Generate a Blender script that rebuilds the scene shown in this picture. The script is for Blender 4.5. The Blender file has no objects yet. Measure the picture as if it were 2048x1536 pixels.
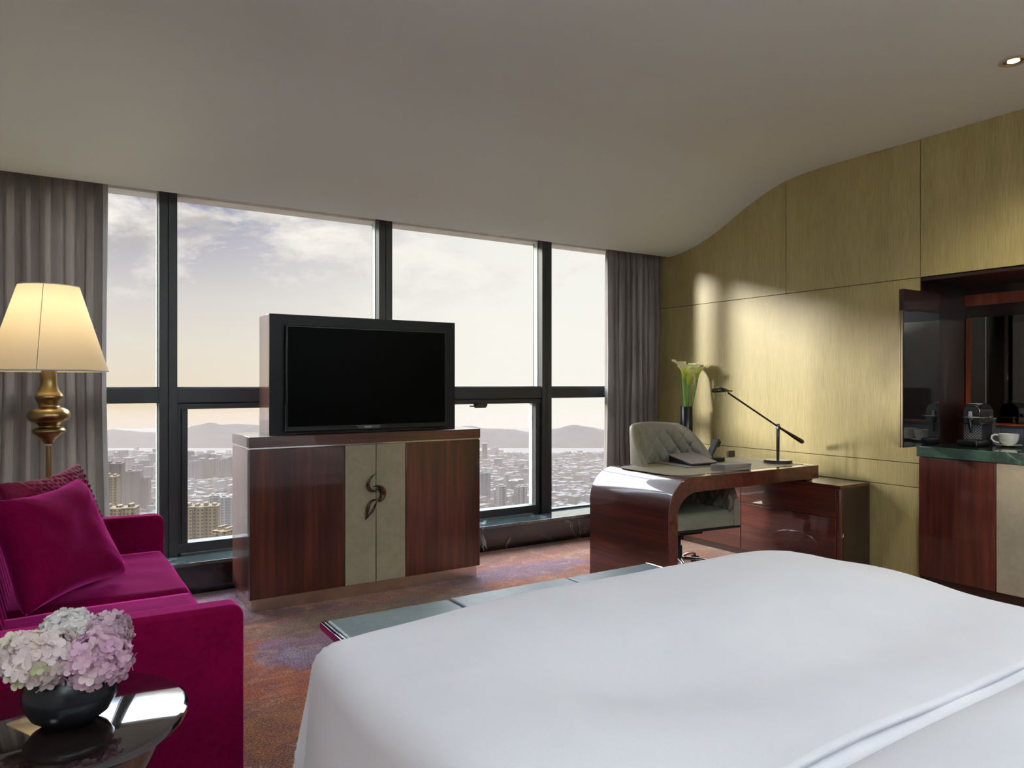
import bpy, bmesh, math, random
from mathutils import Vector, Matrix, noise
random.seed(7)
S = bpy.context.scene
COL = S.collection
PI = math.pi

# ------------------------------------------------------------------ camera
EYE = 1.25
cam_d = bpy.data.cameras.new('camera')
cam_d.sensor_width = 36.0
cam_d.lens = 1452.0 / 2048.0 * 36.0
cam_d.clip_start = 0.05
cam_d.clip_end = 9000
cam = bpy.data.objects.new('camera', cam_d)
cam.location = (0, 0, EYE)
cam.rotation_euler = (math.radians(90), 0, math.radians(-32.7))
COL.objects.link(cam)
S.camera = cam

# ------------------------------------------------------------------ colour management
S.view_settings.view_transform = 'Standard'
S.view_settings.look = 'None'
S.view_settings.exposure = 0.0
S.view_settings.gamma = 1.0
S.view_settings.use_curve_mapping = False
S.cycles.use_denoising = True
S.cycles.max_bounces = 9
S.cycles.diffuse_bounces = 5
S.cycles.glossy_bounces = 4
S.cycles.transparent_max_bounces = 12
S.cycles.volume_bounces = 0
S.cycles.caustics_reflective = False
S.cycles.caustics_refractive = False
S.cycles.sample_clamp_indirect = 6.0

# ------------------------------------------------------------------ node helpers
def new_mat(name):
    m = bpy.data.materials.new(name); m.use_nodes = True
    nt = m.node_tree
    for n in list(nt.nodes): nt.nodes.remove(n)
    out = nt.nodes.new('ShaderNodeOutputMaterial')
    return m, nt, out

def N(nt, t, **kw):
    n = nt.nodes.new('ShaderNode' + t)
    for k, v in kw.items():
        if k in n.inputs.keys(): n.inputs[k].default_value = v
        else: setattr(n, k, v)
    return n

def L(nt, a, b): nt.links.new(a, b)

def ramp(nt, fac, stops, interp='LINEAR'):
    r = N(nt, 'ValToRGB'); r.color_ramp.interpolation = interp
    e = r.color_ramp.elements
    while len(e) < len(stops): e.new(0.5)
    for i, (p, c) in enumerate(stops):
        e[i].position = p
        e[i].color = (c[0], c[1], c[2], 1) if isinstance(c, (tuple, list)) else (c, c, c, 1)
    L(nt, fac, r.inputs['Fac'])
    return r.outputs['Color']

def M2(nt, op, a, b=None, c=None, clamp=False):
    n = N(nt, 'Math', operation=op); n.use_clamp = clamp
    for i, x in enumerate((a, b, c)):
        if x is None: continue
        if isinstance(x, (int, float)): n.inputs[i].default_value = x
        else: L(nt, x, n.inputs[i])
    return n.outputs[0]

def mixc(nt, fac, a, b, blend='MIX'):
    n = N(nt, 'Mix', data_type='RGBA', blend_type=blend)
    for sock, x in ((n.inputs[0], fac), (n.inputs[6], a), (n.inputs[7], b)):
        if isinstance(x, (int, float)): sock.default_value = x
        elif isinstance(x, (tuple, list)): sock.default_value = (x[0], x[1], x[2], 1)
        else: L(nt, x, sock)
    return n.outputs[2]

def objco(nt, scale=(1, 1, 1), rot=(0, 0, 0), loc=(0, 0, 0)):
    t = N(nt, 'TexCoord'); mp = N(nt, 'Mapping')
    mp.inputs['Scale'].default_value = scale
    mp.inputs['Rotation'].default_value = rot
    mp.inputs['Location'].default_value = loc
    L(nt, t.outputs['Object'], mp.inputs['Vector'])
    return mp.outputs[0]

def noise_tex(nt, vec, scale, detail=3, rough=0.55, dist=0.0):
    n = N(nt, 'TexNoise')
    n.inputs['Scale'].default_value = scale; n.inputs['Detail'].default_value = detail
    n.inputs['Roughness'].default_value = rough; n.inputs['Distortion'].default_value = dist
    L(nt, vec, n.inputs['Vector'])
    return n.outputs['Fac']

def principled(nt, out, color=(.5, .5, .5), rough=.5, metal=0.0, coat=0.0, coat_rough=.05, spec=.5, sheen=0.0,
               coat_ior=1.5, bump=None, bump_strength=.2, bump_dist=.01, sheen_tint=(1, 1, 1), ior=None):
    p = N(nt, 'BsdfPrincipled')
    for sock, x in (('Base Color', color), ('Roughness', rough)):
        if isinstance(x, (int, float)): p.inputs[sock].default_value = x
        elif isinstance(x, (tuple, list)): p.inputs[sock].default_value = (x[0], x[1], x[2], 1)
        else: L(nt, x, p.inputs[sock])
    p.inputs['Metallic'].default_value = metal
    p.inputs['Coat Weight'].default_value = coat
    p.inputs['Coat Roughness'].default_value = coat_rough
    p.inputs['Coat IOR'].default_value = coat_ior
    p.inputs['Specular IOR Level'].default_value = spec
    p.inputs['Sheen Weight'].default_value = sheen
    p.inputs['Sheen Tint'].default_value = (*sheen_tint, 1)
    p.inputs['Sheen Roughness'].default_value = .35
    if ior: p.inputs['IOR'].default_value = ior
    if bump is not None:
        b = N(nt, 'Bump'); b.inputs['Strength'].default_value = bump_strength; b.inputs['Distance'].default_value = bump_dist
        L(nt, bump, b.inputs['Height']); L(nt, b.outputs[0], p.inputs['Normal'])
    L(nt, p.outputs[0], out.inputs['Surface'])
    return p

MATS = {}
def simple(name, color, rough=.5, metal=0.0, **kw):
    if name in MATS: return MATS[name]
    m, nt, out = new_mat(name)
    v = objco(nt)
    n = noise_tex(nt, v, 9.0, 3)
    c = ramp(nt, n, [(.3, tuple(x * .9 for x in color)), (.7, tuple(min(1, x * 1.08) for x in color))])
    principled(nt, out, c, rough, metal, **kw)
    MATS[name] = m
    return m

# ------------------------------------------------------------------ world: hazy bright sky with broken cloud
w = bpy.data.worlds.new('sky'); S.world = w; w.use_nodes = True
nt = w.node_tree
for n in list(nt.nodes): nt.nodes.remove(n)
wo = nt.nodes.new('ShaderNodeOutputWorld'); bg = nt.nodes.new('ShaderNodeBackground')
tc = N(nt, 'TexCoord'); sep = N(nt, 'SeparateXYZ'); L(nt, tc.outputs['Generated'], sep.inputs[0])
X, Y, Z = sep.outputs
base = ramp(nt, M2(nt, 'MULTIPLY_ADD', Z, 1.0, 0.35), [
    (.24, (.70, .56, .46)), (.31, (.89, .74, .55)), (.345, (.88, .77, .61)), (.40, (.85, .78, .68)),
    (.46, (.74, .70, .68)), (.53, (.50, .48, .56)), (.60, (.24, .29, .50)), (.70, (.20, .27, .48))])
# brighter and whiter towards the east half of the view
az = N(nt, 'MapRange'); az.interpolation_type = 'SMOOTHSTEP'
L(nt, M2(nt, 'ARCTAN2', X, Y), az.inputs['Value'])
az.inputs['From Min'].default_value = .12; az.inputs['From Max'].default_value = .58
wh = mixc(nt, M2(nt, 'MULTIPLY', az.outputs[0], .88), base, (1.02, 1.0, .93))
# clouds
mp = N(nt, 'Mapping'); mp.inputs['Scale'].default_value = (1, 1, 2.3); mp.inputs['Location'].default_value = (.37, .1, .55)
L(nt, tc.outputs['Generated'], mp.inputs['Vector'])
cn = noise_tex(nt, mp.outputs[0], 4.6, 9, .60, .25)
cl = ramp(nt, cn, [(.485, 0.0), (.53, .65), (.60, 1.0)])
hi = ramp(nt, M2(nt, 'MULTIPLY_ADD', Z, 1.0, 0.0), [(.03, 0.0), (.07, .22), (.13, .6), (.19, 1.0)])
cf = M2(nt, 'MULTIPLY', cl, hi)
cn2 = noise_tex(nt, mp.outputs[0], 9.0, 5, .6)
ccol = ramp(nt, cn2, [(.38, (.60, .56, .54)), (.55, (1.0, .94, .87))])
ccol = mixc(nt, M2(nt, 'MULTIPLY', az.outputs[0], .7), ccol, (1.0, .97, .90))
sky = mixc(nt, cf, wh, ccol)
# sky lifted far brighter above the visible band, added to light the room
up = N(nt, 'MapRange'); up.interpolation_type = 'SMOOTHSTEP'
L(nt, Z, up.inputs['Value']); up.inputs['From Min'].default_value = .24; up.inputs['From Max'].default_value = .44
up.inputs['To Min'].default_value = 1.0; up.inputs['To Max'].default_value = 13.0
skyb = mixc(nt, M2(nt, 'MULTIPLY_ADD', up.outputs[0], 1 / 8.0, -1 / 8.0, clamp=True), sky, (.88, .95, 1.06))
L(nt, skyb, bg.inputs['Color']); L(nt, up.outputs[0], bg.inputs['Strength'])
L(nt, bg.outputs[0], wo.inputs[0])

# ------------------------------------------------------------------ sun
sd = bpy.data.lights.new('sun', 'SUN'); sd.energy = 5.2; sd.angle = .15; sd.color = (1.0, .93, .78)
sun = bpy.data.objects.new('sun', sd); COL.objects.link(sun)
sun.rotation_euler = Vector((.78, -.625, -.25)).to_track_quat('-Z', 'Y').to_euler()
SUNLIT = 1.0

# ------------------------------------------------------------------ geometry helpers
class MB:
    """collects shapes, built as one mesh"""
    def __init__(self): self.v = []; self.f = []; self.mi = []; self.cur = 0
    def add(self, vs, fs):
        o = len(self.v); self.v += [tuple(x) for x in vs]
        self.f += [tuple(i + o for i in f) for f in fs]; self.mi += [self.cur] * len(fs); return self
    def box(self, a, b):
        x0, y0, z0 = a; x1, y1, z1 = b
        vs = [(x0, y0, z0), (x1, y0, z0), (x1, y1, z0), (x0, y1, z0), (x0, y0, z1), (x1, y0, z1), (x1, y1, z1), (x0, y1, z1)]
        return self.add(vs, [(0, 3, 2, 1), (4, 5, 6, 7), (0, 1, 5, 4), (1, 2, 6, 5), (2, 3, 7, 6), (3, 0, 4, 7)])
    def prism(self, pts, axis, a, b):
        """extrude a closed 2D polygon along an axis from a to b; pts in the other two axes in x,y,z order"""
        def mk(p, t):
            if axis == 'x': return (t, p[0], p[1])
            if axis == 'y': return (p[0], t, p[1])
            return (p[0], p[1], t)
        n = len(pts)
        vs = [mk(p, a) for p in pts] + [mk(p, b) for p in pts]
        fs = [tuple(range(n))[::-1], tuple(range(n, 2 * n))] + [(i, (i + 1) % n, n + (i + 1) % n, n + i) for i in range(n)]
        return self.add(vs, fs)
    def lathe(self, prof, c=(0, 0, 0), seg=40, axis='z', caps=True):
        vs = []; fs = []
        for (r, h) in prof:
            for k in range(seg):
                a = 2 * PI * k / seg
                p = (r * math.cos(a), r * math.sin(a), h)
                if axis == 'x': p = (p[2], p[0], p[1])
                if axis == 'y': p = (p[0], p[2], p[1])
                vs.append((p[0] + c[0], p[1] + c[1], p[2] + c[2]))
        for j in range(len(prof) - 1):
            for k in range(seg):
                k2 = (k + 1) % seg
                fs.append((j * seg + k, j * seg + k2, (j + 1) * seg + k2, (j + 1) * seg + k))
        if caps:
            fs.append(tuple(range(seg))[::-1]); fs.append(tuple((len(prof) - 1) * seg + k for k in range(seg)))
        return self.add(vs, fs)
    def tube(self, pts, r, seg=12, flat=1.0):
        pts = [Vector(p) for p in pts]; n = len(pts)
        rs = r if isinstance(r, (list, tuple)) else [r] * n
        vs = []; fs = []; up = None
        for i, p in enumerate(pts):
            t = (pts[min(i + 1, n - 1)] - pts[max(i - 1, 0)]).normalized()
            if up is None:
                up = Vector((0, 0, 1)) if abs(t.z) < .9 else Vector((0, 1, 0))
            a = t.cross(up).normalized(); b = a.cross(t).normalized(); up = b
            for k in range(seg):
                q = 2 * PI * k / seg
                vs.append(p + a * math.cos(q) * rs[i] + b * math.sin(q) * rs[i] * flat)
        for j in range(n - 1):
            for k in range(seg):
                k2 = (k + 1) % seg
                fs.append((j * seg + k, j * seg + k2, (j + 1) * seg + k2, (j + 1) * seg + k))
        fs.append(tuple(range(seg))[::-1]); fs.append(tuple((n - 1) * seg + k for k in range(seg)))
        return self.add(vs, fs)
    def grid(self, nu, nv, fn, close_u=False):
        vs = [fn(i / (nu if close_u else nu - 1), j / (nv - 1)) for j in range(nv) for i in range(nu)]
        fs = []
        for j in range(nv - 1):
            for i in range(nu if close_u else nu - 1):
                i2 = (i + 1) % nu
                fs.append((j * nu + i, j * nu + i2, (j + 1) * nu + i2, (j + 1) * nu + i))
        return self.add(vs, fs)
    def pillow(self, c, w, h, t, ux, uy, uz, n=26, pinch=.07, wob=0.0, seed=0.0):
        """a two-sided cushion: w along ux, h along uy, thickness t along uz"""
        ux, uy, uz, c = Vector(ux).normalized(), Vector(uy).normalized(), Vector(uz).normalized(), Vector(c)
        for s in (1, -1):
            def fn(u, v):
                a = 2 * u - 1; b = 2 * v - 1
                e = max(0, (1 - a ** 4)) ** .5 * max(0, (1 - b ** 4)) ** .5
                e = e ** .8
                x = a * w / 2 * (1 - pinch * (1 - b * b)); y = b * h / 2 * (1 - pinch * (1 - a * a))
                q = noise.noise(Vector((a * 2.2 + seed, b * 2.2, s))) * wob * e
                return c + ux * x + uy * y + uz * (s * t / 2 * e + q)
            if s > 0: self.grid(n, n, fn)
            else: self.grid(n, n, lambda u, v: fn(1 - u, v))
        return self

ROOTLOC = {}
def obj(name, mb, mat, parent=None, local=False, bevel=0.0, seg=2, smooth=35, subsurf=0, solid=0.0, merge=0.0):
    o_loc = Vector((0, 0, 0))
    if parent is not None and not local: o_loc = Vector(ROOTLOC.get(parent.name, (0, 0, 0)))
    me = bpy.data.meshes.new(name)
    vs = [tuple(Vector(p) - o_loc) for p in mb.v]
    me.from_pydata(vs, [], mb.f)
    mats = mat if isinstance(mat, (list, tuple)) else [mat]
    for m in mats: me.materials.append(m)
    if len(mats) > 1: me.polygons.foreach_set('material_index', mb.mi)
    bm = bmesh.new(); bm.from_mesh(me)
    if merge: bmesh.ops.remove_doubles(bm, verts=bm.verts, dist=merge)
    bmesh.ops.recalc_face_normals(bm, faces=bm.faces)
    bm.to_mesh(me); bm.free()
    me.polygons.foreach_set('use_smooth', [smooth > 0] * len(me.polygons))
    if smooth > 0 and smooth < 180: me.set_sharp_from_angle(angle=math.radians(smooth))
    o = bpy.data.objects.new(name, me); COL.objects.link(o)
    if parent is not None:
        o.parent = parent; ROOTLOC[o.name] = tuple(ROOTLOC.get(parent.name, (0, 0, 0)))
    if bevel:
        b = o.modifiers.new('bevel', 'BEVEL'); b.width = bevel; b.segments = seg; b.limit_method = 'ANGLE'; b.angle_limit = math.radians(40)
        b.harden_normals = False
    if subsurf:
        s = o.modifiers.new('subsurf', 'SUBSURF'); s.levels = subsurf; s.render_levels = subsurf
    if solid:
        s = o.modifiers.new('solid', 'SOLIDIFY'); s.thickness = solid; s.offset = 0
    return o

def tag(o, label=None, cat=None, group=None, kind=None):
    if label: o['label'] = label
    if cat: o['category'] = cat
    if group: o['group'] = group
    if kind: o['kind'] = kind
    return o

def thing(name, label, cat, loc=(0, 0, 0), rz=0.0, group=None, kind=None):
    o = bpy.data.objects.new(name, None); COL.objects.link(o)
    o.empty_display_size = .1; o.location = loc; o.rotation_euler = (0, 0, rz)
    ROOTLOC[o.name] = tuple(loc)
    return tag(o, label, cat, group, kind)

def struct(name, mb, mat, **kw):
    o = obj(name, mb, mat, **kw)
    if o.parent is None: o['kind'] = 'structure'
    return o

def copy_tree(o, parent=None):
    c = o.copy(); COL.objects.link(c)
    if parent is not None: c.parent = parent
    for ch in list(o.children): copy_tree(ch, c)
    return c

# ------------------------------------------------------------------ materials
def make_wood(name, dark, mid, light, axis='z', coat=1.0, cr=.03, cior=1.5):
    m, nt, out = new_mat(name)
    sc = {'z': (26, 26, 1.1), 'x': (1.1, 26, 26), 'y': (26, 1.1, 26)}[axis]
    v = objco(nt, sc)
    n1 = noise_tex(nt, v, 1.4, 6, .62, .2)
    sc2 = {'z': (3.2, 3.2, .18), 'x': (.18, 3.2, 3.2), 'y': (3.2, .18, 3.2)}[axis]
    n2 = noise_tex(nt, objco(nt, sc2), 1.6, 3, .5)
    f = M2(nt, 'MULTIPLY_ADD', n1, .6, M2(nt, 'MULTIPLY', n2, .4))
    c = ramp(nt, f, [(.36, dark), (.5, mid), (.66, light)])
    principled(nt, out, c, .32, coat=coat, coat_rough=cr, spec=.4, coat_ior=cior)
    return m
W_DK, W_MD, W_LT = (.020, .0034, .0021), (.058, .0095, .0054), (.125, .024, .0110)
wood_v = make_wood('rosewood_vertical', W_DK, W_MD, W_LT, 'z')
wood_side = make_wood('rosewood_high_gloss', W_DK, W_MD, W_LT, 'z', 1.0, .012, 2.9)
wood_h = make_wood('rosewood_horizontal', W_DK, W_MD, W_LT, 'y')
wood_x = make_wood('rosewood_lengthwise', W_DK, W_MD, W_LT, 'x')
wood_dark = make_wood('dark_lacquer_wood', (.008, .003, .003), (.018, .006, .005), (.028, .010, .007), 'z', .7, .03, 1.4)
wood_red = make_wood('red_wood_strip', (.14, .018, .006), (.22, .035, .010), (.30, .06, .016), 'z', .6, .1)

# ceiling plaster
m, nt, out = new_mat('ceiling_plaster')
n = noise_tex(nt, objco(nt), .8, 2)
principled(nt, out, ramp(nt, n, [(.3, (.79, .875, .865)), (.7, (.83, .915, .905))]), .8, spec=.2)
ceil_m = m
white_m = simple('white_paint', (.78, .78, .74), .5)

# gold woven wall panel
m, nt, out = new_mat('gold_veneer_wall')
v = objco(nt, (60, 60, 2.2)); n1 = noise_tex(nt, v, 3.0, 6, .6)
n2 = noise_tex(nt, objco(nt, (7, 7, .5)), 1.5, 3)
n3 = noise_tex(nt, objco(nt, (260, 260, 260)), 1.0, 1)
f = M2(nt, 'ADD', M2(nt, 'MULTIPLY_ADD', n1, .50, M2(nt, 'MULTIPLY_ADD', n2, .22, .09)), M2(nt, 'MULTIPLY', n3, .15))
c = ramp(nt, f, [(.36, (.245, .190, .070)), (.50, (.355, .288, .118)), (.64, (.45, .375, .172))])
principled(nt, out, c, ramp(nt, n1, [(.3, .33), (.7, .45)]), coat=.12, coat_rough=.22, spec=.5, bump=n1, bump_strength=.12, bump_dist=.003)
wall_gold = m
gap_m = simple('dark_joint', (.02, .015, .008), .8)

# carpet
m, nt, out = new_mat('wool_carpet')
v = objco(nt, (1, 1, 0))
big = noise_tex(nt, v, 1.35, 4, .55, .6)
c = ramp(nt, big, [(.30, (.100, .085, .135)), (.42, (.165, .095, .105)), (.50, (.235, .095, .055)), (.58, (.225, .120, .070)), (.68, (.250, .175, .125)), (.8, (.26, .22, .18))])
def blob(cx, cy, rx, ry, rot=0.0):
    mp = N(nt, 'Mapping'); mp.vector_type = 'TEXTURE'
    mp.inputs['Location'].default_value = (cx, cy, 0); mp.inputs['Rotation'].default_value = (0, 0, rot); mp.inputs['Scale'].default_value = (rx, ry, 1)
    t = N(nt, 'TexCoord')
    dn = N(nt, 'TexNoise'); dn.inputs['Scale'].default_value = 5.5; dn.inputs['Detail'].default_value = 6; dn.inputs['Roughness'].default_value = .65
    L(nt, v, dn.inputs['Vector'])
    ad = N(nt, 'VectorMath', operation='MULTIPLY_ADD'); L(nt, dn.outputs['Color'], ad.inputs[0]); ad.inputs[1].default_value = (.34, .34, 0)
    L(nt, t.outputs['Object'], ad.inputs[2])
    sb = N(nt, 'VectorMath', operation='SUBTRACT'); L(nt, ad.outputs[0], sb.inputs[0]); sb.inputs[1].default_value = (.17, .17, 0)
    L(nt, sb.outputs[0], mp.inputs['Vector'])
    ln = N(nt, 'VectorMath', operation='LENGTH'); L(nt, mp.outputs[0], ln.inputs[0])
    r = N(nt, 'MapRange'); r.interpolation_type = 'SMOOTHSTEP'
    L(nt, ln.outputs['Value'], r.inputs['Value']); r.inputs['From Min'].default_value = 1.12; r.inputs['From Max'].default_value = .88
    return r.outputs[0]
c = mixc(nt, blob(.9, 3.0, .85, .75), c, (.27, .085, .045))
c = mixc(nt, M2(nt, 'MULTIPLY', blob(.62, 2.62, .40, .36), .8), c, (.25, .115, .055))
c = mixc(nt, M2(nt, 'MULTIPLY', blob(1.02, 3.42, .24, .25), .62), c, (.155, .150, .27))
c = mixc(nt, M2(nt, 'MULTIPLY', blob(1.05, 3.36, .13, .12), .5), c, (.26, .24, .34))
c = mixc(nt, M2(nt, 'MULTIPLY', blob(1.55, 3.72, .7, .17), .8), c, (.17, .13, .095))
c = mixc(nt, M2(nt, 'MULTIPLY', blob(1.0, 4.0, .40, .10), .8), c, (.085, .04, .045))
c = mixc(nt, M2(nt, 'MULTIPLY', blob(.47, 2.26, .22, .22), .8), c, (.33, .27, .235))
c = mixc(nt, M2(nt, 'MULTIPLY', blob(2.75, 4.05, .5, .16), .8), c, (.145, .10, .135))
c = mixc(nt, M2(nt, 'MULTIPLY', blob(3.0, 4.5, 1.0, .20), .75), c, (.15, .085, .055))
c = mixc(nt, M2(nt, 'MULTIPLY', blob(.75, 4.35, .35, .35), .75), c, (.13, .11, .17))
mdn = noise_tex(nt, v, 11, 5, .75, .8)
c = mixc(nt, ramp(nt, mdn, [(.44, 0.0), (.60, .55)]), c, (.115, .060, .075))
mdn2 = noise_tex(nt, objco(nt, (1, 1.6, 1), loc=(3, 1, 0)), 8, 5, .7, .6)
c = mixc(nt, ramp(nt, mdn2, [(.52, 0.0), (.66, .50)]), c, (.36, .22, .155))
c = mixc(nt, 1.0, c, (1.42, 1.35, 1.35), 'MULTIPLY')
sp = noise_tex(nt, v, 140, 2, .7)
c = mixc(nt, 1.0, c, ramp(nt, sp, [(.32, (.35, .35, .35)), (.52, (1.0, 1.0, 1.0)), (.68, (1.9, 1.82, 1.75))]), 'MULTIPLY')
principled(nt, out, c, .95, spec=.1, sheen=.15, bump=sp, bump_strength=.7, bump_dist=.006)
carpet_m = m

# black marble with white veins
def marble(name, basec, veinc, rough, sc=1.4, thin=.012, wn=.5, cior=1.7):
    m, nt, out = new_mat(name)
    v = objco(nt)
    nn = noise_tex(nt, v, sc, 5, .6, 1.0)
    d = M2(nt, 'ABSOLUTE', M2(nt, 'SUBTRACT', nn, wn))
    vein = ramp(nt, d, [(0, 1.0), (thin, 0.0)])
    mask = ramp(nt, noise_tex(nt, v, 2.2, 2), [(.48, 0.0), (.62, 1.0)])
    n2 = noise_tex(nt, v, 6, 5, .7)
    b = ramp(nt, n2, [(.3, tuple(x * .6 for x in basec)), (.7, tuple(x * 1.6 for x in basec))])
    c = mixc(nt, M2(nt, 'MULTIPLY', vein, mask), b, veinc)
    principled(nt, out, c, rough, spec=.6, coat=1.0, coat_rough=.02, coat_ior=cior)
    return m
marble_black = marble('black_marble', (.006, .007, .009), (.40, .40, .41), .12, 1.9, .007, cior=1.35)
marble_green = marble('green_marble', (.028, .062, .050), (.42, .55, .48), .10, 2.6, .02)
marble_sill = marble('grey_green_marble', (.035, .055, .058), (.45, .52, .52), .10, 2.4, .02)

alu_m = simple('charcoal_aluminium', (.020, .022, .027), .42, .0, spec=.55)
alu_lt = simple('grey_anodised_aluminium', (.10, .105, .105), .3, .5)
m, nt, out = new_mat('window_glass')
t = N(nt, 'BsdfTransparent'); t.inputs['Color'].default_value = (.97, .975, .97, 1); L(nt, t.outputs[0], out.inputs['Surface'])
glass_m = m
edge_m = simple('pale_glass_edge', (.55, .72, .68), .2)

# textiles
def cloth(name, c1, c2, rough=.85, sheen=.3, scale=220, bump=.25, bd=.0015, tint=(1, 1, 1), spec=.15):
    m, nt, out = new_mat(name)
    v = objco(nt); n1 = noise_tex(nt, v, scale, 2, .6); n2 = noise_tex(nt, v, 4, 3)
    f = M2(nt, 'MULTIPLY_ADD', n1, .4, M2(nt, 'MULTIPLY', n2, .6))
    principled(nt, out, ramp(nt, f, [(.35, c1), (.65, c2)]), rough, sheen=sheen, spec=spec, bump=n1, bump_strength=bump, bump_dist=bd, sheen_tint=tint)
    return m
velvet = cloth('magenta_velvet', (.095, .0008, .018), (.155, .0016, .034), .8, 1.0, 60, .06, .001, (1.0, .07, .50), .02)
velvet_dk = cloth('wine_ruched_fabric', (.085, .003, .018), (.17, .006, .035), .7, .4, 90, .3, .002, (1, .3, .5))
linen = cloth('white_cotton', (.715, .70, .765), (.775, .76, .82), .85, .08, 300, .05, .0005)
leather_beige = cloth('taupe_leather', (.27, .23, .165), (.35, .30, .22), .5, .0, 30, .25, .0015)
leather_chair = cloth('greige_leather', (.185, .168, .130), (.225, .205, .160), .45, .05, 60, .15, .001)
leather_mat = cloth('olive_leather_inlay', (.21, .185, .125), (.25, .22, .155), .42, .0, 90, .1, .0008)
leather_bench = cloth('slate_leather', (.115, .145, .155), (.165, .20, .21), .33, .0, 45, .2, .001)
leather_box = cloth('brown_grey_leather', (.165, .14, .13), (.225, .19, .18), .5, .0, 120, .3, .001)

m, nt, out = new_mat('taupe_curtain')
v = objco(nt, (90, 90, 3)); n1 = noise_tex(nt, v, 2.0, 4, .6); n2 = noise_tex(nt, objco(nt), 3, 3)
c = ramp(nt, M2(nt, 'MULTIPLY_ADD', n1, .6, M2(nt, 'MULTIPLY', n2, .4)), [(.35, (.190, .168, .155)), (.65, (.290, .262, .245))])
d = N(nt, 'BsdfPrincipled'); L(nt, c, d.inputs['Base Color']); d.inputs['Roughness'].default_value = .6
d.inputs['Specular IOR Level'].default_value = .25; d.inputs['Sheen Weight'].default_value = .2
b = N(nt, 'Bump'); b.inputs['Strength'].default_value = .35; b.inputs['Distance'].default_value = .004; L(nt, n1, b.inputs['Height']); L(nt, b.outputs[0], d.inputs['Normal'])
tr = N(nt, 'BsdfTranslucent'); L(nt, c, tr.inputs['Color'])
mx = N(nt, 'MixShader'); mx.inputs[0].default_value = .12
L(nt, d.outputs[0], mx.inputs[1]); L(nt, tr.outputs[0], mx.inputs[2]); L(nt, mx.outputs[0], out.inputs['Surface'])
curtain_m = m

brass = simple('aged_brass', (.32, .225, .10), .30, 1.0)
brass_plate = simple('bronze_kickplate', (.72, .58, .47), .22, .9)
chrome = simple('chrome', (.75, .76, .78), .08, 1.0)
gunmetal = simple('gunmetal', (.07, .062, .06), .22, .85)
bronze_dk = simple('dark_bronze', (.17, .125, .10), .22, .9)
black_gloss = simple('black_gloss', (.006, .006, .008), .06, 0, coat=1.0, coat_rough=.02)
black_satin = simple('black_satin_plastic', (.009, .009, .011), .3, spec=.3)
black_ceramic = simple('black_ceramic', (.006, .0065, .009), .24, 0, spec=.3)
tv_frame = simple('charcoal_lacquer', (.009, .009, .012), .36, 0, spec=.18)
m, nt, out = new_mat('dark_screen'); principled(nt, out, (.0006, .0006, .0006), .35, spec=.04); screen_m = m
silver_txt = simple('silver_lettering', (.75, .75, .76), .3, .3)
china = simple('white_china', (.80, .79, .74), .16, 0, coat=.6)
m, nt, out = new_mat('smoked_mirror'); principled(nt, out, (.13, .105, .095), .03, metal=1.0); mirror_m = m
table_m = simple('espresso_lacquer', (.010, .006, .006), .06, 0, coat=1.0, coat_rough=.015, coat_ior=1.8)
table_side = simple('bronze_brown_lacquer', (.065, .045, .042), .12, .35, coat=1.0, coat_rough=.03)
socket_m = simple('slate_socket_plate', (.075, .082, .11), .35)
castiron = simple('warm_white_trim', (.55, .50, .42), .4)

# ================================================================== ROOM SHELL
XW = 4.6
YC = 4.62
b = MB().box((-1.5, -2.8, -.12), (5.4, 5.1, 0.0)); struct('floor', b, carpet_m)

prof = [(-2.8, 2.795), (1.0, 2.795), (1.869, 2.790), (2.2, 2.784), (2.5, 2.780), (2.84, 2.780), (3.0, 2.779), (3.139, 2.775), (3.29, 2.766), (3.428, 2.748), (3.54, 2.719),
        (3.651, 2.681), (3.75, 2.641), (3.841, 2.600), (3.945, 2.550), (4.043, 2.503), (4.15, 2.460), (4.257, 2.424), (4.37, 2.394), (4.484, 2.372), (4.56, 2.364), (YC, 2.362)]
pts = prof + [(YC, 2.50), (YC - .02, 2.86), (YC - .02, 3.0), (-2.8, 3.0)]
struct('ceiling', MB().prism(pts, 'x', -1.5, 5.4), ceil_m, smooth=30)
b = MB().box((-1.5, 4.602, 2.50), (5.4, 5.1, 3.0)); struct('trim_1', b, white_m)               # curtain pocket soffit
b = MB().box((-1.5, 4.93, 2.418), (4.75, 5.08, 2.499)); struct('trim_2', b, white_m, bevel=.003)     # head beam over the glass

b = MB().box((-1.5, -2.8, 0), (-1.3, 5.1, 3)); struct('wall_left', b, white_m)
b = MB().box((-1.5, -3.0, 0), (5.4, -2.8, 3)); struct('wall_back', b, simple('grey_fabric_panel', (.17, .175, .185), .8))

# right wall: dark backing with flush gold panels, joints between them, a niche for the minibar
NY0, NY1, NZ0, NZ1 = .25, 2.44, .80, 1.914
def panel(mb, y0, y1, z0, z1, g=.0022):
    mb.box((XW, y0 + g, z0 + g), (XW + .03, y1 - g, z1 - g))
b = MB(); b.cur = 0
for (y0, y1) in ((-2.8, .25), (.25, 1.34), (1.34, 2.44), (2.44, 3.42), (3.42, 5.1)):
    panel(b, y0, y1, 1.917, 3.0)
panel(b, 2.44, 5.1, .752, 1.917); panel(b, 2.44, 5.1, .60, .752); panel(b, 2.44, 5.1, -.0, .60)
panel(b, -2.8, .25, 0, 1.917)
b.cur = 1
b.box((XW + .03, 2.46, 0), (5.4, 5.1, 1.917)); b.box((XW + .03, -2.8, 0), (5.4, .23, 1.917)); b.box((XW + .03, -2.8, 1.935), (5.4, 5.1, 3.0))
b.box((5.2, .23, 0), (5.4, 2.46, 1.94))
struct('wall_right', b, [wall_gold, gap_m], smooth=0)

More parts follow.
